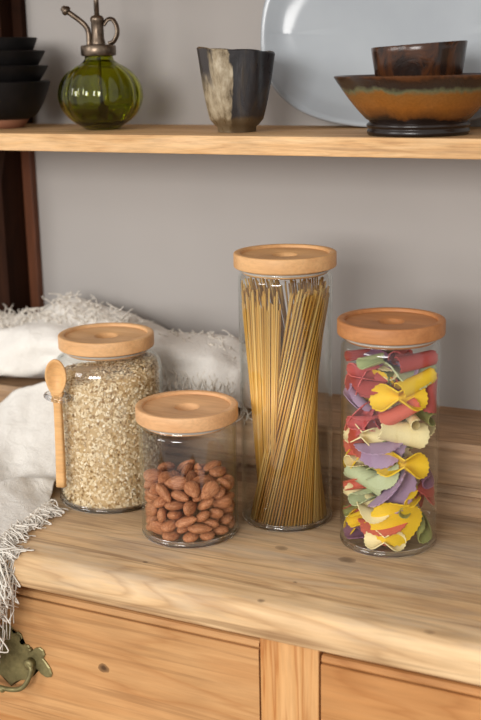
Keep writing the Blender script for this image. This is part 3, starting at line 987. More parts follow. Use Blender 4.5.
def pasta(kind, colour, size, u, z, tilt, yaw, spin, label, group=None, w=None, push=0.0):
    """u across, z up, w towards the room, in the frame of the jar's front; angles in degrees"""
    key = (kind, colour)
    if key not in PMESH:
        PMESH[key] = pasta_mesh(kind, colour)
    me = PMESH[key]
    o = bpy.data.objects.new('pasta_bow' if kind == 'bow' else 'pasta_piece', me)
    COL.objects.link(o)
    u = max(-0.040, min(0.042, u * 1.06))
    turn = math.asin(u / RIN) * 0.8 if w is None else 0.0
    rot = (Matrix.Rotation(ZF + turn, 3, 'Z') @ Matrix.Rotation(math.radians(-tilt), 3, 'Y') @ Matrix.Rotation(math.radians(yaw), 3, 'Z') @ Matrix.Rotation(math.radians(spin), 3, 'X'))
    pts = [rot @ (v.co * size) for v in me.vertices]
    X = Vector((math.cos(ZF), math.sin(ZF), 0))
    T = Vector((math.sin(ZF), -math.cos(ZF), 0))

    def over(u, w):
        c = X * u + T * w
        return max((c.x + p.x) ** 2 + (c.y + p.y) ** 2 for p in pts[::2]) ** 0.5
    if w is None:
        for k in range(12):
            w = 0.046
            while w > 0.004 and over(u, w) > RIN:
                w -= 0.0008
            if over(u, w) <= RIN:
                break
            u *= 0.95
        w -= push
    else:
        for k in range(60):
            if over(u, w) <= RIN - 0.016:
                break
            u *= 0.96; w = -0.004 + (w + 0.004) * 0.96
    zmin = min(p.z for p in pts)
    z = max(z, 0.0042 - zmin)
    c = X * u + T * w
    o.rotation_euler = rot.to_euler()
    o.scale = (size, size, size)
    o.location = (PX + c.x, PY + c.y, z)
    tag(o, label, 'pasta', group)
    return o


FRONT = [
    ('tube', 'red', 0.55, -36.5, 196.6, 5, 70, 0, 0, 'dark red rolled pasta at the top, under the jar lid, beside the pale green curl'),
    ('tube', 'green', 0.60, -17.3, 195.6, 10, 50, 0, 0, 'thin pale green pasta curl at the very top of the pasta jar'),
    ('tube', 'red', 0.90, 23.0, 192.5, 3, 8, 150, 0, 'long dusty red pasta roll lying level at the top of the jar'),
    ('wave', 'sage', 1.10, 15.4, 181.2, -6, 5, 100, 6, 'pale wavy green pasta sheet seen edge on below the top red roll'),
    ('roll', 'pink', 0.75, -23.0, 183.2, -15, 58, 10, 0, 'pink pasta roll whose round opening faces out near the top'),
    ('fold', 'pink', 0.80, -41.3, 170.9, 70, 10, 10, 3, 'pink folded pasta standing against the glass below the top'),
    ('tube', 'yellow', 0.90, 23.0, 173.9, 12, 14, 120, 0, 'yellow pasta cone right above the big yellow bow'),
    ('bow', 'yellow', 1.10, 7.7, 158.5, 2, -8, -24, 0, 'uppermost yellow pasta bow, wide with scalloped edges'),
    ('tube', 'lavender', 0.70, -30.7, 151.3, -60, 30, 20, 0, 'lavender pasta curl with a pale rim, upper part of the jar'),
    ('fold', 'red', 0.70, -21.1, 166.7, -10, 20, 60, 9, 'dark red pasta fold tucked between pink roll and yellow bow'),
    ('tube', 'coral', 0.85, 8.6, 144.1, 25, 5, 160, 6, 'brick red pasta roll slanting below the uppermost yellow bow'),
    ('tube', 'cream', 0.60, 20.2, 134.8, 0, 78, 0, 0, 'small cream pasta tube with its round mouth facing out'),
    ('tube', 'olive', 0.66, 37.4, 133.8, 0, 70, 0, 0, 'olive pasta tube next to the cream round mouth'),
    ('tube', 'red', 0.80, 40.3, 158.5, 80, 5, 160, 0, 'dark red pasta roll standing upright against the glass'),
    ('roll', 'pink', 0.75, -23.0, 129.7, -10, 55, 0, 0, 'pink pasta roll with open mouth above the cream curls'),
    ('fold', 'pink', 0.80, -43.2, 129.7, 60, 20, 30, 0, 'pink pasta leaf at the jar side, halfway up'),
    ('bow', 'cream', 0.85, -25.0, 115.2, -8, 15, -24, 0, 'cream pasta bow with ruffled loops in mid jar'),
    ('roll', 'cream', 1.05, 11.5, 123.5, -14, 8, 165, 0, 'large cream pasta roll across the middle of the jar'),
    ('disc', 'cream', 0.95, 26.9, 111.1, 25, 10, 60, 4, 'flat cream pasta round under the large cream roll'),
    ('fold', 'lavender', 1.00, -8.6, 104.9, 8, 5, 30, 0, 'lavender half moon pasta under the large cream roll'),
    ('fold', 'coral', 0.85, -40.3, 104.9, -60, 10, 20, 0, 'coral pasta leaf slanting down beside the lavender half moon'),
    ('fold', 'yellow', 0.60, -43.2, 89.5, 70, 30, 20, 0, 'small yellow pasta wedge at the jar side'),
    ('tube', 'cream', 0.62, -28.8, 87.4, -20, 65, 10, 0, 'cream pasta tube with ruffled mouth over the green roll'),
    ('bow', 'yellow', 1.05, 12.5, 89.5, -4, -8, -24, 0, 'lower yellow pasta bow, pinched, above the purple half moon'),
    ('fold', 'sage', 0.70, -3.8, 77.1, 30, 10, 80, 9, 'sage green flat pasta behind the lower yellow bow'),
    ('tube', 'purple', 0.72, 33.6, 72.0, 30, 60, 0, 0, 'purple pasta tube with open mouth near the glass edge'),
    ('fold', 'lavender', 1.12, 3.8, 61.7, 48, 4, 20, 0, 'large purple half moon pasta tilted steeply, serrated edge outward'),
    ('roll', 'sage', 0.92, -30.7, 69.9, -18, 8, 165, 0, 'sage green pasta roll sloping above the sage open tube'),
    ('tube', 'sage', 0.70, -23.0, 53.4, 10, 65, 0, 0, 'sage green open pasta tube in the lower half'),
    ('roll', 'coral', 0.55, -43.2, 62.7, 20, 50, 0, 0, 'small coral pasta mouth at the jar side, lower half'),
    ('roll', 'yellow', 0.60, 21.1, 57.6, 20, 55, 0, 0, 'yellow pasta curl beside the tilted purple half moon'),
    ('fold', 'red', 0.70, 36.5, 61.7, 10, 30, 70, 0, 'upper dark red pasta fold beside the lower glass edge'),
    ('fold', 'red', 0.65, 38.4, 50.3, -10, 30, 70, 0, 'lower dark red pasta fold beside the lower glass edge'),
    ('roll', 'cream', 0.85, -34.6, 47.3, -30, 15, 150, 0, 'cream pasta roll slanting down over the bottom layer'),
    ('tube', 'olive', 0.62, 14.4, 45.2, 0, 70, 0, 3, 'olive pasta ring right above the big yellow round'),
    ('wave', 'cream', 0.70, -13.4, 41.1, -8, 5, 95, 0, 'cream pasta strip seen edge on over the yellow round'),
    ('disc', 'yellow', 1.02, 7.7, 32.8, 6, 4, 10, 0, 'big flat yellow scalloped pasta round near the bottom'),
    ('roll', 'yellow', 0.72, -23.0, 30.8, 20, 50, 0, 0, 'yellow pasta roll with open mouth beside the big yellow round'),
    ('tube', 'olive', 0.62, -37.4, 33.9, 10, 60, 0, 0, 'dark green pasta tube low on the jar side'),
    ('tube', 'purple', 0.90, -34.6, 13.3, -10, 60, 0, 0, 'dark purple pasta tube in the bottom layer'),
    ('fold', 'coral', 1.00, -3.8, 18.4, 4, 5, 40, 3, 'coral pasta leaf in the bottom layer under the yellow round'),
    ('bow', 'cream', 0.82, -2.9, 11.2, -2, 0, -24, 0, 'cream pasta bow resting on the bottom of the jar'),
    ('tube', 'olive', 0.85, 31.7, 14.3, 50, 60, 0, 0, 'olive pasta curl in the bottom corner of the jar'),
    ('fold', 'red', 0.60, -44.2, 38.0, 40, 30, 30, 0, 'small dark red pasta piece low against the jar side'),
    ('fold', 'yellow', 0.65, -43.2, 22.5, 70, 30, 20, 0, 'thin yellow pasta edge at the bottom of the jar side'),
]
for kind, colour, size, u, z, tilt, yaw, spin, push, label in FRONT:
    pasta(kind, colour, size, u / 1000, z / 1000, tilt, yaw, spin, label, push=push / 1000)
rp = random.Random(21)
names = {'red': 'dark red', 'pink': 'pink', 'coral': 'coral', 'yellow': 'yellow', 'cream': 'cream', 'green': 'pale green', 'sage': 'sage green', 'olive': 'olive green', 'lavender': 'lavender', 'purple': 'purple'}
FILL = ['red', 'pink', 'yellow', 'cream', 'green', 'olive', 'lavender', 'purple', 'coral', 'cream']
for i in range(64):
    z = 0.014 + 0.180 * i / 63
    a = i * 2.39996
    r = 0.026 if i % 3 else 0.008
    u, w = r * math.cos(a), r * math.sin(a) * 0.7 - 0.016
    colr = FILL[i * 7 % 10]
    pasta(rp.choice(['bow', 'roll', 'fold', 'roll']), colr, 0.78, u, z, rp.uniform(-40, 40), rp.uniform(0, 180), rp.uniform(0, 360),
          '%s pasta piece buried behind the front layer of the pasta jar' % names[colr], '%s pasta behind the front layer' % names[colr], w=w)

# ------------------------------------------------------------------ linen throw
th = thing('linen_throw', 'crumpled natural linen throw with frayed fringe, draped over the worktop corner', 'throw', (-0.80, 1.05, 0.0))


def tchild(bm, name, mat, **kw):
    o = done(bm, name, mat, th, **kw)
    o.location = (0.80, -1.05, 0)
    return o


ROWS = [
    [(-0.7240, 0.9820, 0.0035), (-0.7370, 1.008, 0.006), (-0.746, 1.045, 0.022), (-0.765, 1.085, 0.068), (-0.790, 1.116, 0.106)],
    [(-0.7220, 0.9680, 0.0035), (-0.750, 0.990, 0.010), (-0.776, 1.030, 0.026), (-0.804, 1.072, 0.062), (-0.830, 1.114, 0.095)],
    [(-0.7186, 0.9386, 0.0035), (-0.756, 0.966, 0.016), (-0.794, 1.010, 0.020), (-0.832, 1.060, 0.054), (-0.862, 1.112, 0.080)],
    [(-0.7117, 0.8773, 0.0035), (-0.758, 0.912, 0.013), (-0.806, 0.968, 0.024), (-0.855, 1.035, 0.044), (-0.895, 1.110, 0.060)],
    [(-0.6960, 0.8520, -0.0010), (-0.752, 0.872, 0.010), (-0.822, 0.920, 0.016), (-0.885, 0.995, 0.030), (-0.945, 1.105, 0.048)],
    [(-0.7080, 0.8465, -0.0300), (-0.766, 0.848, -0.012), (-0.840, 0.876, 0.012), (-0.915, 0.955, 0.018), (-0.990, 1.095, 0.032)],
    [(-0.7230, 0.8455, -0.0800), (-0.785, 0.846, -0.060), (-0.860, 0.850, -0.010), (-0.940, 0.920, 0.012), (-1.020, 1.075, 0.022)],
    [(-0.7330, 0.8450, -0.1250), (-0.800, 0.8455, -0.105), (-0.880, 0.848, -0.050), (-0.965, 0.890, 0.008), (-1.045, 1.050, 0.018)],
]
cols = [catmull([Vector(p) for p in r], 12) for r in ROWS]
grid = []
for j in range(len(cols[0])):
    grid.append(catmull([c[j] for c in cols], 12))
bm = bmesh.new()
gv = []
ns, nt = len(grid), len(grid[0])
for j in range(ns):
    row = []
    for i in range(nt):
        p = grid[j][i].copy()
        s, t = j / (ns - 1), i / (nt - 1)
        fade = min(1, s * 4) 
        d = 0.0075 * noise.noise(Vector((p.x * 24 + p.y * 9, p.y * 9 - p.x * 5, 2.0))) + 0.0016 * noise.noise(p * 90)
        d += 0.0070 * math.exp(-((s - 0.30 - 0.10 * t) / 0.06) ** 2) * (1 if t < 0.55 else 0.4) - 0.0030 * math.exp(-((s - 0.42 - 0.08 * t) / 0.05) ** 2)
        p.z += max(-0.003, d) * fade if p.z > 0.004 else abs(d) * fade
        if p.y > FY:
            p.z = max(p.z, 0.0022)
        else:
            p.y = min(p.y, FY - 0.004)
        row.append(bm.verts.new(p))
    gv.append(row)
for j in range(ns - 1):
    for i in range(nt - 1):
        bm.faces.new((gv[j][i], gv[j][i + 1], gv[j + 1][i + 1], gv[j + 1][i]))
bmesh.ops.recalc_face_normals(bm, faces=bm.faces)
hem = [v.co.copy() for v in gv[0]]
hemdir = [(gv[0][i].co - gv[3][i].co).normalized() for i in range(nt)]
bmesh.ops.solidify(bm, geom=list(bm.faces), thickness=-0.0014)
tchild(bm, 'draped_cloth', M['linen'])

BUNCH = [  # x, centre y, centre z, half depth, half height
    (-1.040, 1.150, 0.116, 0.030, 0.030), (-0.980, 1.152, 0.118, 0.042, 0.034), (-0.900, 1.166, 0.123, 0.052, 0.039), (-0.830, 1.180, 0.131, 0.060, 0.047), (-0.750, 1.185, 0.128, 0.062, 0.047),
    (-0.690, 1.178, 0.121, 0.056, 0.040), (-0.640, 1.172, 0.121, 0.060, 0.042), (-0.600, 1.176, 0.120, 0.056, 0.040), (-0.570, 1.182, 0.112, 0.048, 0.032), (-0.550, 1.186, 0.102, 0.036, 0.022), (-0.540, 1.188, 0.096, 0.020, 0.015)]
bm = bmesh.new()
nx, nth = 200, 72
rows = []
for i in range(nx + 1):
    x = -1.040 + 0.50 * i / nx
    cy, cz, a, b = lerp_table(BUNCH, x)
    row = []
    for k in range(nth):
        t = 2 * PI * k / nth
        fold = 0.11 * math.sin(3 * t + 17 * x) + 0.05 * math.sin(5 * t - 23 * x + 1.0)
        q = Vector((x * 13, math.cos(t) * 1.1, math.sin(t) * 1.1))
        nz = 0.24 * noise.noise(q) + 0.05 * noise.noise(Vector((x * 40 + 3, math.cos(t) * 2.5, math.sin(t) * 2.5))) - 0.10 * abs(noise.noise(Vector((x * 26 + t, t * 1.7, 5))))
        r = 1 + fold + nz
        y = cy + a * r * math.cos(t)
        z = cz + b * r * math.sin(t)
        if y > LY - 0.003:
            z = max(z, 0.0825 + 0.0008 * math.sin(20 * x))
        y = min(y, WY - 0.003 if x > -0.905 else 1.2025)
        row.append(bm.verts.new((x, y, z)))
    rows.append(row)
for p, q in zip(rows, rows[1:]):
    for k in range(nth):
        bm.faces.new((p[k], p[(k + 1) % nth], q[(k + 1) % nth], q[k]))
bm.faces.new(list(reversed(rows[0]))); bm.faces.new(rows[-1])
tops = [[v.co.copy() for v in r] for r in rows]
tchild(bm, 'bunched_cloth', M['linen'])

# frayed fringes
rf = random.Random(4)


def curl(bm, p, d, length, sag, twist, rad=0.00070, floor=None):
    pts = []
    side = d.cross(Vector((0, 0, 1)))
    if side.length < 0.1:
        side = Vector((1, 0, 0))
    side.normalize()
    ph = rf.uniform(0, 6.28)
    n = 8
    for k in range(n + 1):
        t = k / n
        q = p + d * (length * t) + side * (twist * math.sin(ph + 4.2 * t) * t * length) + Vector((0, 0, -sag * t * t * length))
        q += Vector((rf.gauss(0, 0.0006), rf.gauss(0, 0.0006), rf.gauss(0, 0.0006)))
        if floor is not None:
            q = floor(q)
        pts.append(q)
    add_tube(bm, pts, [rad * (1 - 0.3 * k / n) for k in range(n + 1)], 5)
    return pts


def top_floor(q):
    if q.y > FY + 0.003:
        q.z = max(q.z, 0.0012)
    else:
        q.y = min(q.y, FY - 0.0016)
    return q


bm = bmesh.new()
for k in range(300):
    f = rf.random() * (nt - 1.001)
    i = int(f)
    p = hem[i].lerp(hem[i + 1], f - i)
    d = hemdir[i].copy()
    d += Vector((rf.gauss(0, 0.28), rf.gauss(0, 0.28), 0))
    if p.y <= FY + 0.002:
        d = Vector((d.x * 0.5 + 0.12, -0.02, -0.9 + rf.uniform(-0.2, 0.3)))
        L_ = rf.uniform(0.020, 0.042)
        sag = 0.25
    else:
        d.z = abs(d.z) * 0.3 + rf.uniform(0, 0.22)
        L_ = rf.uniform(0.014, 0.028)
        sag = 0.4
    d.normalize()
    s0 = p - d * 0.002 + Vector((0, 0, rf.uniform(0, 0.002)))
    pts = curl(bm, s0, d, L_, sag, 0.6, 0.00085, top_floor)
    if rf.random() < 0.55:                 # plied loops: turn back next to the start
        e = pts[-1]
        mid = e + d * 0.003 + Vector((rf.gauss(0, 0.003), rf.gauss(0, 0.003), 0.001))
        back = s0 + Vector((rf.gauss(0, 0.004), rf.gauss(0, 0.004), 0.001))
        lp_ = [top_floor(v) for v in catmull([e, mid, (e + back) / 2 + Vector((rf.gauss(0, 0.003), rf.gauss(0, 0.003), 0.002)), back], 4)]
        add_tube(bm, lp_, 0.00075, 5)
o = tchild(bm, 'fringe', M['fringe']); o['kind'] = 'stuff'
bm = bmesh.new()
for k in range(520):
    i = rf.randrange(12, nx - 4)
    x = -1.040 + 0.50 * i / nx
    kk = rf.randrange(int(nth * 0.20), int(nth * 0.36))
    p = tops[i][kk].copy()
    if x > -0.72 and rf.random() < 0.55:
        continue
    d = Vector((rf.gauss(-0.1, 0.6), rf.gauss(-0.05, 0.35), rf.uniform(0.35, 1.0))).normalized()
    L_ = rf.uniform(0.008, 0.026) if x < -0.72 else rf.uniform(0.005, 0.012)
    curl(bm, p - d * 0.002, d, L_, 0.25, 0.45, 0.0007, lambda q: Vector((q.x, min(q.y, WY - 0.001), q.z)))
for k in range(110):                        # the end that spills over the ledge behind the tall jar
    i = rf.randrange(nx - 52, nx - 6)
    kk = rf.randrange(int(nth * 0.46), int(nth * 0.60))
    p = tops[i][kk].copy()
    d = Vector((rf.gauss(0.25, 0.3), rf.gauss(-0.35, 0.2), -0.8)).normalized()
    curl(bm, p - d * 0.002, d, rf.uniform(0.012, 0.03), 0.2, 0.4, 0.0008, lambda q: Vector((q.x, min(q.y, LY - 0.006) if q.z < 0.083 else q.y, q.z)))
o = tchild(bm, 'fringe', M['fringe']); o['kind'] = 'stuff'

# ------------------------------------------------------------------ on the shelf
# stacked black bowls
def bowl_lathe(R, H, foot, t=0.004, flare=0.55):
    p = [(0, 0.003), (foot - 0.004, 0.003), (foot - 0.002, 0.0), (foot, 0.0), (foot + 0.001, 0.007)]
    n = 10
    for k in range(n + 1):
        s = k / n
        p.append((foot + 0.001 + (R - foot - 0.001) * (s ** flare), 0.008 + (H - 0.008) * s))
    p += [(R - t * 0.4, H + 0.001), (R - t, H - 0.001)]
    for k in range(n - 1, -1, -1):
        s = k / n
        p.append((max(0.006, foot - t + (R - foot) * (s ** flare)), 0.011 + (H - 0.011) * s))
    p += [(0, 0.010)]
    return p


BX, BY = -0.8930, 1.165
zz = SZ
for k, (R, H, foot, fl, lab) in enumerate([
        (0.0620, 0.0540, 0.0260, 0.42, 'deep black bowl with a bare clay foot, bottom of the stack'),
        (0.0605, 0.0400, 0.0300, 0.62, 'black bowl second from the bottom of the stack'),
        (0.0575, 0.0400, 0.0300, 0.62, 'black bowl second from the top of the stack'),
        (0.0490, 0.0380, 0.0290, 0.62, 'smaller black bowl on top of the stack')]):
    bm = bmesh.new(); add_lathe(bm, bowl_lathe(R, H, foot, 0.004, fl), 56)
    b = done(bm, 'black_bowl', M['black'], None, (BX, BY, zz + 0.0004), angle=1.0)
    tag(b, lab, 'bowl', 'stack of black bowls')
    if k == 0:
        bm = bmesh.new(); add_lathe(bm, [(0.0220, -0.0002), (0.0266, -0.0002), (0.0345, 0.0115), (0.0335, 0.0120), (0.0240, 0.0010)], 56)
        done(bm, 'clay_foot', M['clay'], b)
    zz += (0.0325, 0.0172, 0.0172, 0)[k]

# green glass mister
GX, GY = -0.7425, 1.1560
ms = thing('plant_mister', 'round ribbed green glass plant mister with bronze pump', 'mister', (GX, GY, SZ + 0.0003), (0, 0, math.radians(26)))
ms.scale = (0.985, 0.985, 0.965)


def ribs(r, z, a):
    k = max(0.0, math.sin(PI * min(1, max(0, (z - 0.004) / 0.076))))
    return r * (1 + 0.055 * k * abs(math.sin(8 * a + 0.35)) - 0.035 * k)


mp = [(0, 0.0025), (0.014, 0.0025), (0.0165, 0.0005), (0.0200, 0.0006)]
mp += [(0.0490 * math.sin(math.radians(a)) ** 0.92, 0.0400 - 0.0405 * math.cos(math.radians(a))) for a in range(30, 158, 4)]
mp += [(0.0180, 0.0800), (0.0165, 0.0830), (0.0165, 0.0900), (0.0143, 0.0900), (0.0143, 0.0820)]
mp += [(0.0463 * math.sin(math.radians(a)) ** 0.92 - 0.0002, 0.0400 - 0.0375 * math.cos(math.radians(a))) for a in range(152, 36, -4)]
mp += [(0.020, 0.0070), (0, 0.0070)]
bm = bmesh.new(); add_lathe(bm, mp, 128, ribs)
done(bm, 'glass_body', M['green_glass'], ms)
wl = [(0, 0.0074)] + [(0.0456 * math.sin(math.radians(a)) ** 0.92 - 0.0006, 0.0402 - 0.0372 * math.cos(math.radians(a))) for a in range(40, 72, 4)]
wl += [(wl[-1][0] - 0.0003, 0.0292), (0, 0.0290)]
bm = bmesh.new(); add_lathe(bm, wl, 128, ribs)
done(bm, 'water', M['water'], ms)
bm = bmesh.new()
add_lathe(bm, [(0.0150, 0.0855), (0.0195, 0.0855), (0.0205, 0.0870), (0.0205, 0.0960), (0.0195, 0.0975), (0.0080, 0.0990), (0, 0.0990)], 72, lambda r, z, a: r * (1 + (0.02 if r > 0.02 else 0) * math.sin(36 * a)))
done(bm, 'collar', M['bronze'], ms, angle=0.7)
bm = bmesh.new()
add_lathe(bm, [(0.0085, 0.0985), (0.0082, 0.1030), (0.0074, 0.1050), (0.0072, 0.1240), (0.0080, 0.1255), (0.0080, 0.1285), (0.0060, 0.1310), (0.0030, 0.1320), (0, 0.1320)], 32)
done(bm, 'pump_barrel', M['bronze'], ms, angle=0.7)
bm = bmesh.new()
add_tube(bm, [(0, 0, 0.131), (0, 0, 0.150), (0, 0, 0.182)], 0.0030, 14)
add_lathe(bm, [(0.003, 0.180), (0.010, 0.182), (0.012, 0.185), (0.010, 0.189), (0, 0.191)], 24)
done(bm, 'plunger', M['bronze'], ms)
bm = bmesh.new()
sp_pts = catmull([(-0.0105, 0, 0.0980), (-0.0105, 0, 0.1110), (-0.0130, 0, 0.1190), (-0.0210, 0, 0.1270), (-0.0345, 0, 0.1370)], 6)
add_tube(bm, sp_pts, 0.0031, 14)
done(bm, 'spout', M['bronze'], ms)
bm = bmesh.new()
d = (Vector((-0.0345, 0, 0.1370)) - Vector((-0.0210, 0, 0.1270))).normalized()
p0 = Vector((-0.0325, 0, 0.1356))
add_tube(bm, [p0 + d * k for k in (0, 0.001, 0.0032, 0.0052, 0.0068, 0.0088, 0.0095)], [0.0036, 0.0054, 0.0060, 0.0052, 0.0038, 0.0034, 0.0015], 16)
done(bm, 'nozzle', M['bronze'], ms)
bm = bmesh.new()
add_tube(bm, catmull([(0.0070, 0, 0.1200), (0.0120, 0, 0.1265), (0.0180, 0, 0.1265), (0.0222, 0, 0.1190), (0.0225, 0, 0.1100), (0.0180, 0, 0.1015), (0.0120, 0, 0.0990)], 6), 0.0021, 10, flat=1.5)
done(bm, 'finger_ring', M['bronze'], ms)
bm = bmesh.new()
add_tube(bm, [(0, 0, 0.0985), (0, 0, 0.05), (0.003, 0, 0.012)], 0.0022, 10)
done(bm, 'dip_tube', M['bronze'], ms)

# hand-carved cup
def facets(r, z, a):
    h = z / 0.096
    w = 0.055 * math.cos(7 * a + 0.8 + 0.9 * h) + 0.030 * math.cos(3 * a + 2.0 - 1.5 * h) + 0.020 * math.cos(11 * a + 5 * h)
    return r * (1 + w * (0.45 if z < 0.012 else 1.0) * 0.75)


bm = bmesh.new()
cp = [(0, 0.004), (0.0170, 0.004), (0.0185, 0.0), (0.0205, 0.0), (0.0212, 0.006), (0.0240, 0.0085)]
for k in range(1, 15):
    s = k / 14
    cp.append((0.0255 + 0.0158 * s ** 0.75, 0.0085 + 0.0850 * s))
cp += [(0.0400, 0.0950), (0.0380, 0.0935)]
for k in range(12, -1, -1):
    s = k / 14
    cp.append((0.0215 + 0.0165 * s ** 0.75, 0.0120 + 0.0820 * s))
cp += [(0, 0.0110)]
add_lathe(bm, cp, 112, facets)
for v in bm.verts:
    if v.co.z > 0.05:
        v.co.z += (v.co.z - 0.05) / 0.045 * (-0.075 * v.co.x + 0.0010 * math.sin(4 * math.atan2(v.co.y, v.co.x)))
for v in bm.verts:
    v.co.x *= 0.99; v.co.y *= 0.99; v.co.z *= 0.90
cup = done(bm, 'faceted_cup', M['cup'], None, (-0.5580, 1.1360, SZ + 0.0003), (0, 0, math.radians(26)), angle=0.8)
tag(cup, 'hand carved cream and black glazed cup beside the leaning platter', 'cup')

# platter leaning on the wall
def rounded(a, hx, hz, n=2.55):
    c, s = math.cos(a), math.sin(a)
    return (hx * math.copysign(abs(c) ** (2 / n), c), hz * math.copysign(abs(s) ** (2 / n), s))


HX, HZ = 0.162, 0.104
bm = bmesh.new()
na = 120
layers = [(1.0, 0.0, 0.0), (1.004, 0.0, -0.0015), (1.0, 0.0, -0.0035), (0.985, 0, -0.0042), (0.955, 0, -0.0015), (0.90, 0, 0.0050), (0.84, 0, 0.0095), (0.76, 0, 0.0115), (0.4, 0, 0.0120), (0.0, 0, 0.0120)]
back_l = [(0.985, 0, 0.0030), (0.93, 0, 0.0095), (0.86, 0, 0.0150), (0.78, 0, 0.0175), (0.72, 0, 0.0180), (0.70, 0, 0.0200), (0.66, 0, 0.0200), (0.64, 0, 0.0175), (0.3, 0, 0.0170), (0, 0, 0.0170)]


def shell(ls):
    prev = None
    for sc_, _, y in ls:
        if sc_ == 0:
            row = [bm.verts.new((0, y, 0))]
        else:
            row = []
            for i in range(na):
                x, z = rounded(2 * PI * i / na, HX, HZ)
                e = (1 - sc_) * 0.10
                row.append(bm.verts.new((math.copysign(max(0, abs(x) - (1 - sc_) * 0.13 if sc_ > 0.7 else abs(x) * sc_), x), y, math.copysign(max(0, abs(z) - (1 - sc_) * 0.13 if sc_ > 0.7 else abs(z) * sc_), z))))
        if prev is not None:
            for i in range(na):
                j = (i + 1) % na
                if len(row) == 1:
                    bm.faces.new((prev[i], prev[j], row[0]))
                else:
                    bm.faces.new((prev[i], prev[j], row[j], row[i]))
        else:
            first = row
        prev = row
    return first


f1 = shell(layers)
f2 = shell(back_l)
for i in range(na):
    j = (i + 1) % na
    bm.faces.new((f1[i], f2[i], f2[j], f1[j]))
lean = math.radians(-6.0)
plate = done(bm, 'platter', M['plate'], None, (-0.4070, 1.2280, SZ + HZ * math.cos(lean) + 0.0008), (lean, 0, 0), angle=1.2)
tag(plate, 'large pale blue grey rounded platter leaning against the wall', 'platter')

# amber bowl with a cup in it
bm = bmesh.new()
bp = [(0, 0.004), (0.042, 0.004), (0.044, 0.0), (0.0475, 0.0), (0.0488, 0.002), (0.0488, 0.0055), (0.0475, 0.0070), (0.0475, 0.0082), (0.0492, 0.0095), (0.0492, 0.0120), (0.0465, 0.0145), (0.0470, 0.0160)]
bp += [(0.0500 + 0.0268 * s, 0.0180 + 0.0460 * s + 0.0030 * math.sin(PI * s) * -1) for s in [k / 12 for k in range(13)]]
bp += [(0.0770, 0.0652), (0.0762, 0.0660), (0.0748, 0.0655)]
bp += [(0.0740 - 0.0300 * s, 0.0640 - 0.0480 * s) for s in [k / 12 for k in range(1, 13)]]
bp += [(0.036, 0.0130), (0, 0.0125)]
bp = [(r * (1.03 if r < 0.0495 else 1.03 + 0.05 * min(1, (r - 0.0495) / 0.027)), z * 0.872) for r, z in bp]
add_lathe(bm, bp, 112, lambda r, z, a: r * (1 + 0.006 * math.sin(2 * a + 1)))
BWX, BWY = -0.3515, 1.1240
bowl = done(bm, 'amber_bowl', M['bowl'], None, (BWX, BWY, SZ + 0.0003), angle=1.0)
tag(bowl, 'flared amber and black glazed bowl on a ringed foot', 'bowl')
bm = bmesh.new()
sp2 = [(0, 0.003), (0.026, 0.003), (0.027, 0.0), (0.030, 0.0), (0.0315, 0.006)]
sp2 += [(0.0325 + 0.0125 * s ** 0.7, 0.008 + 0.0770 * s) for s in [k / 12 for k in range(13)]]
sp2 += [(0.0442, 0.0862), (0.0425, 0.0850)]
sp2 += [(0.0285 + 0.0137 * s ** 0.7, 0.013 + 0.0710 * s) for s in [k / 12 for k in range(12, -1, -1)]]
sp2 += [(0, 0.0125)]
add_lathe(bm, sp2, 96, lambda r, z, a: r * (1 + 0.018 * math.cos(5 * a + 10 * z) + 0.012 * math.cos(2 * a + 1)))
for v in bm.verts:
    v.co.x *= 1.03; v.co.y *= 1.03; v.co.z *= 0.86
    if v.co.z > 0.04:
        v.co.z += (v.co.z - 0.04) / 0.045 * (0.075 * v.co.x)
scup = done(bm, 'small_cup', M['small_cup'], None, (BWX - 0.002, BWY + 0.002, SZ + 0.0125), (0, 0, math.radians(20)), angle=1.0)
tag(scup, 'small dark brown glazed cup standing inside the amber bowl', 'cup')

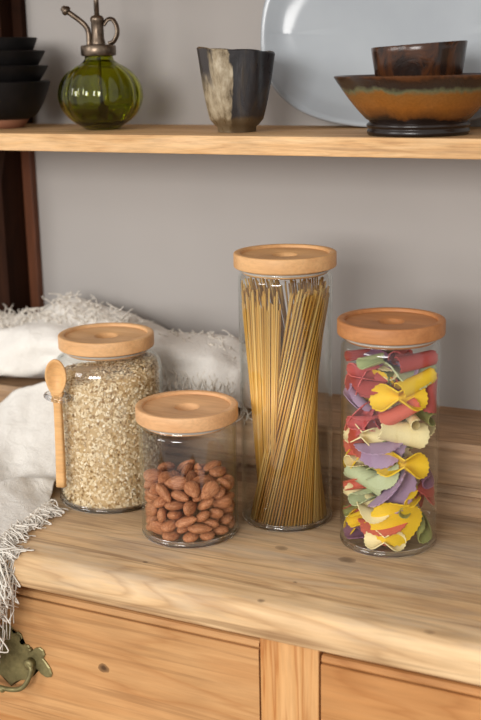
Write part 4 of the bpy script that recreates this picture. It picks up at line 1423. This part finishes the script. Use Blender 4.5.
# ------------------------------------------------------------------ light
def area(name, loc, aim, sx, sy, energy, col):
    l = bpy.data.lights.new(name, 'AREA')
    l.shape = 'RECTANGLE'; l.size = sx; l.size_y = sy; l.energy = energy; l.color = col
    o = bpy.data.objects.new(name, l); COL.objects.link(o)
    o.location = loc
    o.rotation_euler = (Vector(aim) - Vector(loc)).to_track_quat('-Z', 'Y').to_euler()
    return o


area('window_daylight', (-3.1, -2.5, 1.50), (-0.5, 1.1, 0.15), 1.4, 1.6, 52, (1.0, 0.98, 0.955))
area('far_window_daylight', (-0.35, -2.8, 0.95), (-0.45, 1.1, 0.2), 1.7, 1.1, 98, (1.0, 0.98, 0.95))
w = bpy.data.worlds.new('room ambience'); scene.world = w
w.use_nodes = True
w.node_tree.nodes['Background'].inputs[0].default_value = (1.0, 0.965, 0.93, 1)
w.node_tree.nodes['Background'].inputs[1].default_value = 0.70

# ------------------------------------------------------------------ camera
cam = bpy.data.cameras.new('camera')
cam.sensor_fit = 'VERTICAL'; cam.sensor_height = 36.0; cam.lens = 57.5
cam.clip_start = 0.02
co = bpy.data.objects.new('camera', cam); COL.objects.link(co)
pitch, yaw, roll = math.atan(298 / 1150.0), math.radians(26.2), math.radians(1.1)
co.matrix_world = Matrix.Translation((0, 0, 0.475)) @ (Matrix.Rotation(yaw, 4, 'Z') @ Matrix.Rotation(PI / 2 - pitch, 4, 'X') @ Matrix.Rotation(-roll, 4, 'Z'))
cam.dof.use_dof = True
cam.dof.focus_distance = 1.17
cam.dof.aperture_fstop = 4.5
scene.camera = co

vs = scene.view_settings
scene.display_settings.display_device = 'sRGB'
vs.view_transform = 'Standard'; vs.look = 'None'; vs.gamma = 1.0; vs.exposure = 0.0
vs.use_curve_mapping = False
try:
    scene.cycles.use_denoising = True
    scene.cycles.transparent_max_bounces = 48
    scene.cycles.max_bounces = 14
    scene.cycles.transmission_bounces = 12
    scene.cycles.caustics_reflective = False
    scene.cycles.sample_clamp_indirect = 6.0
except Exception:
    pass
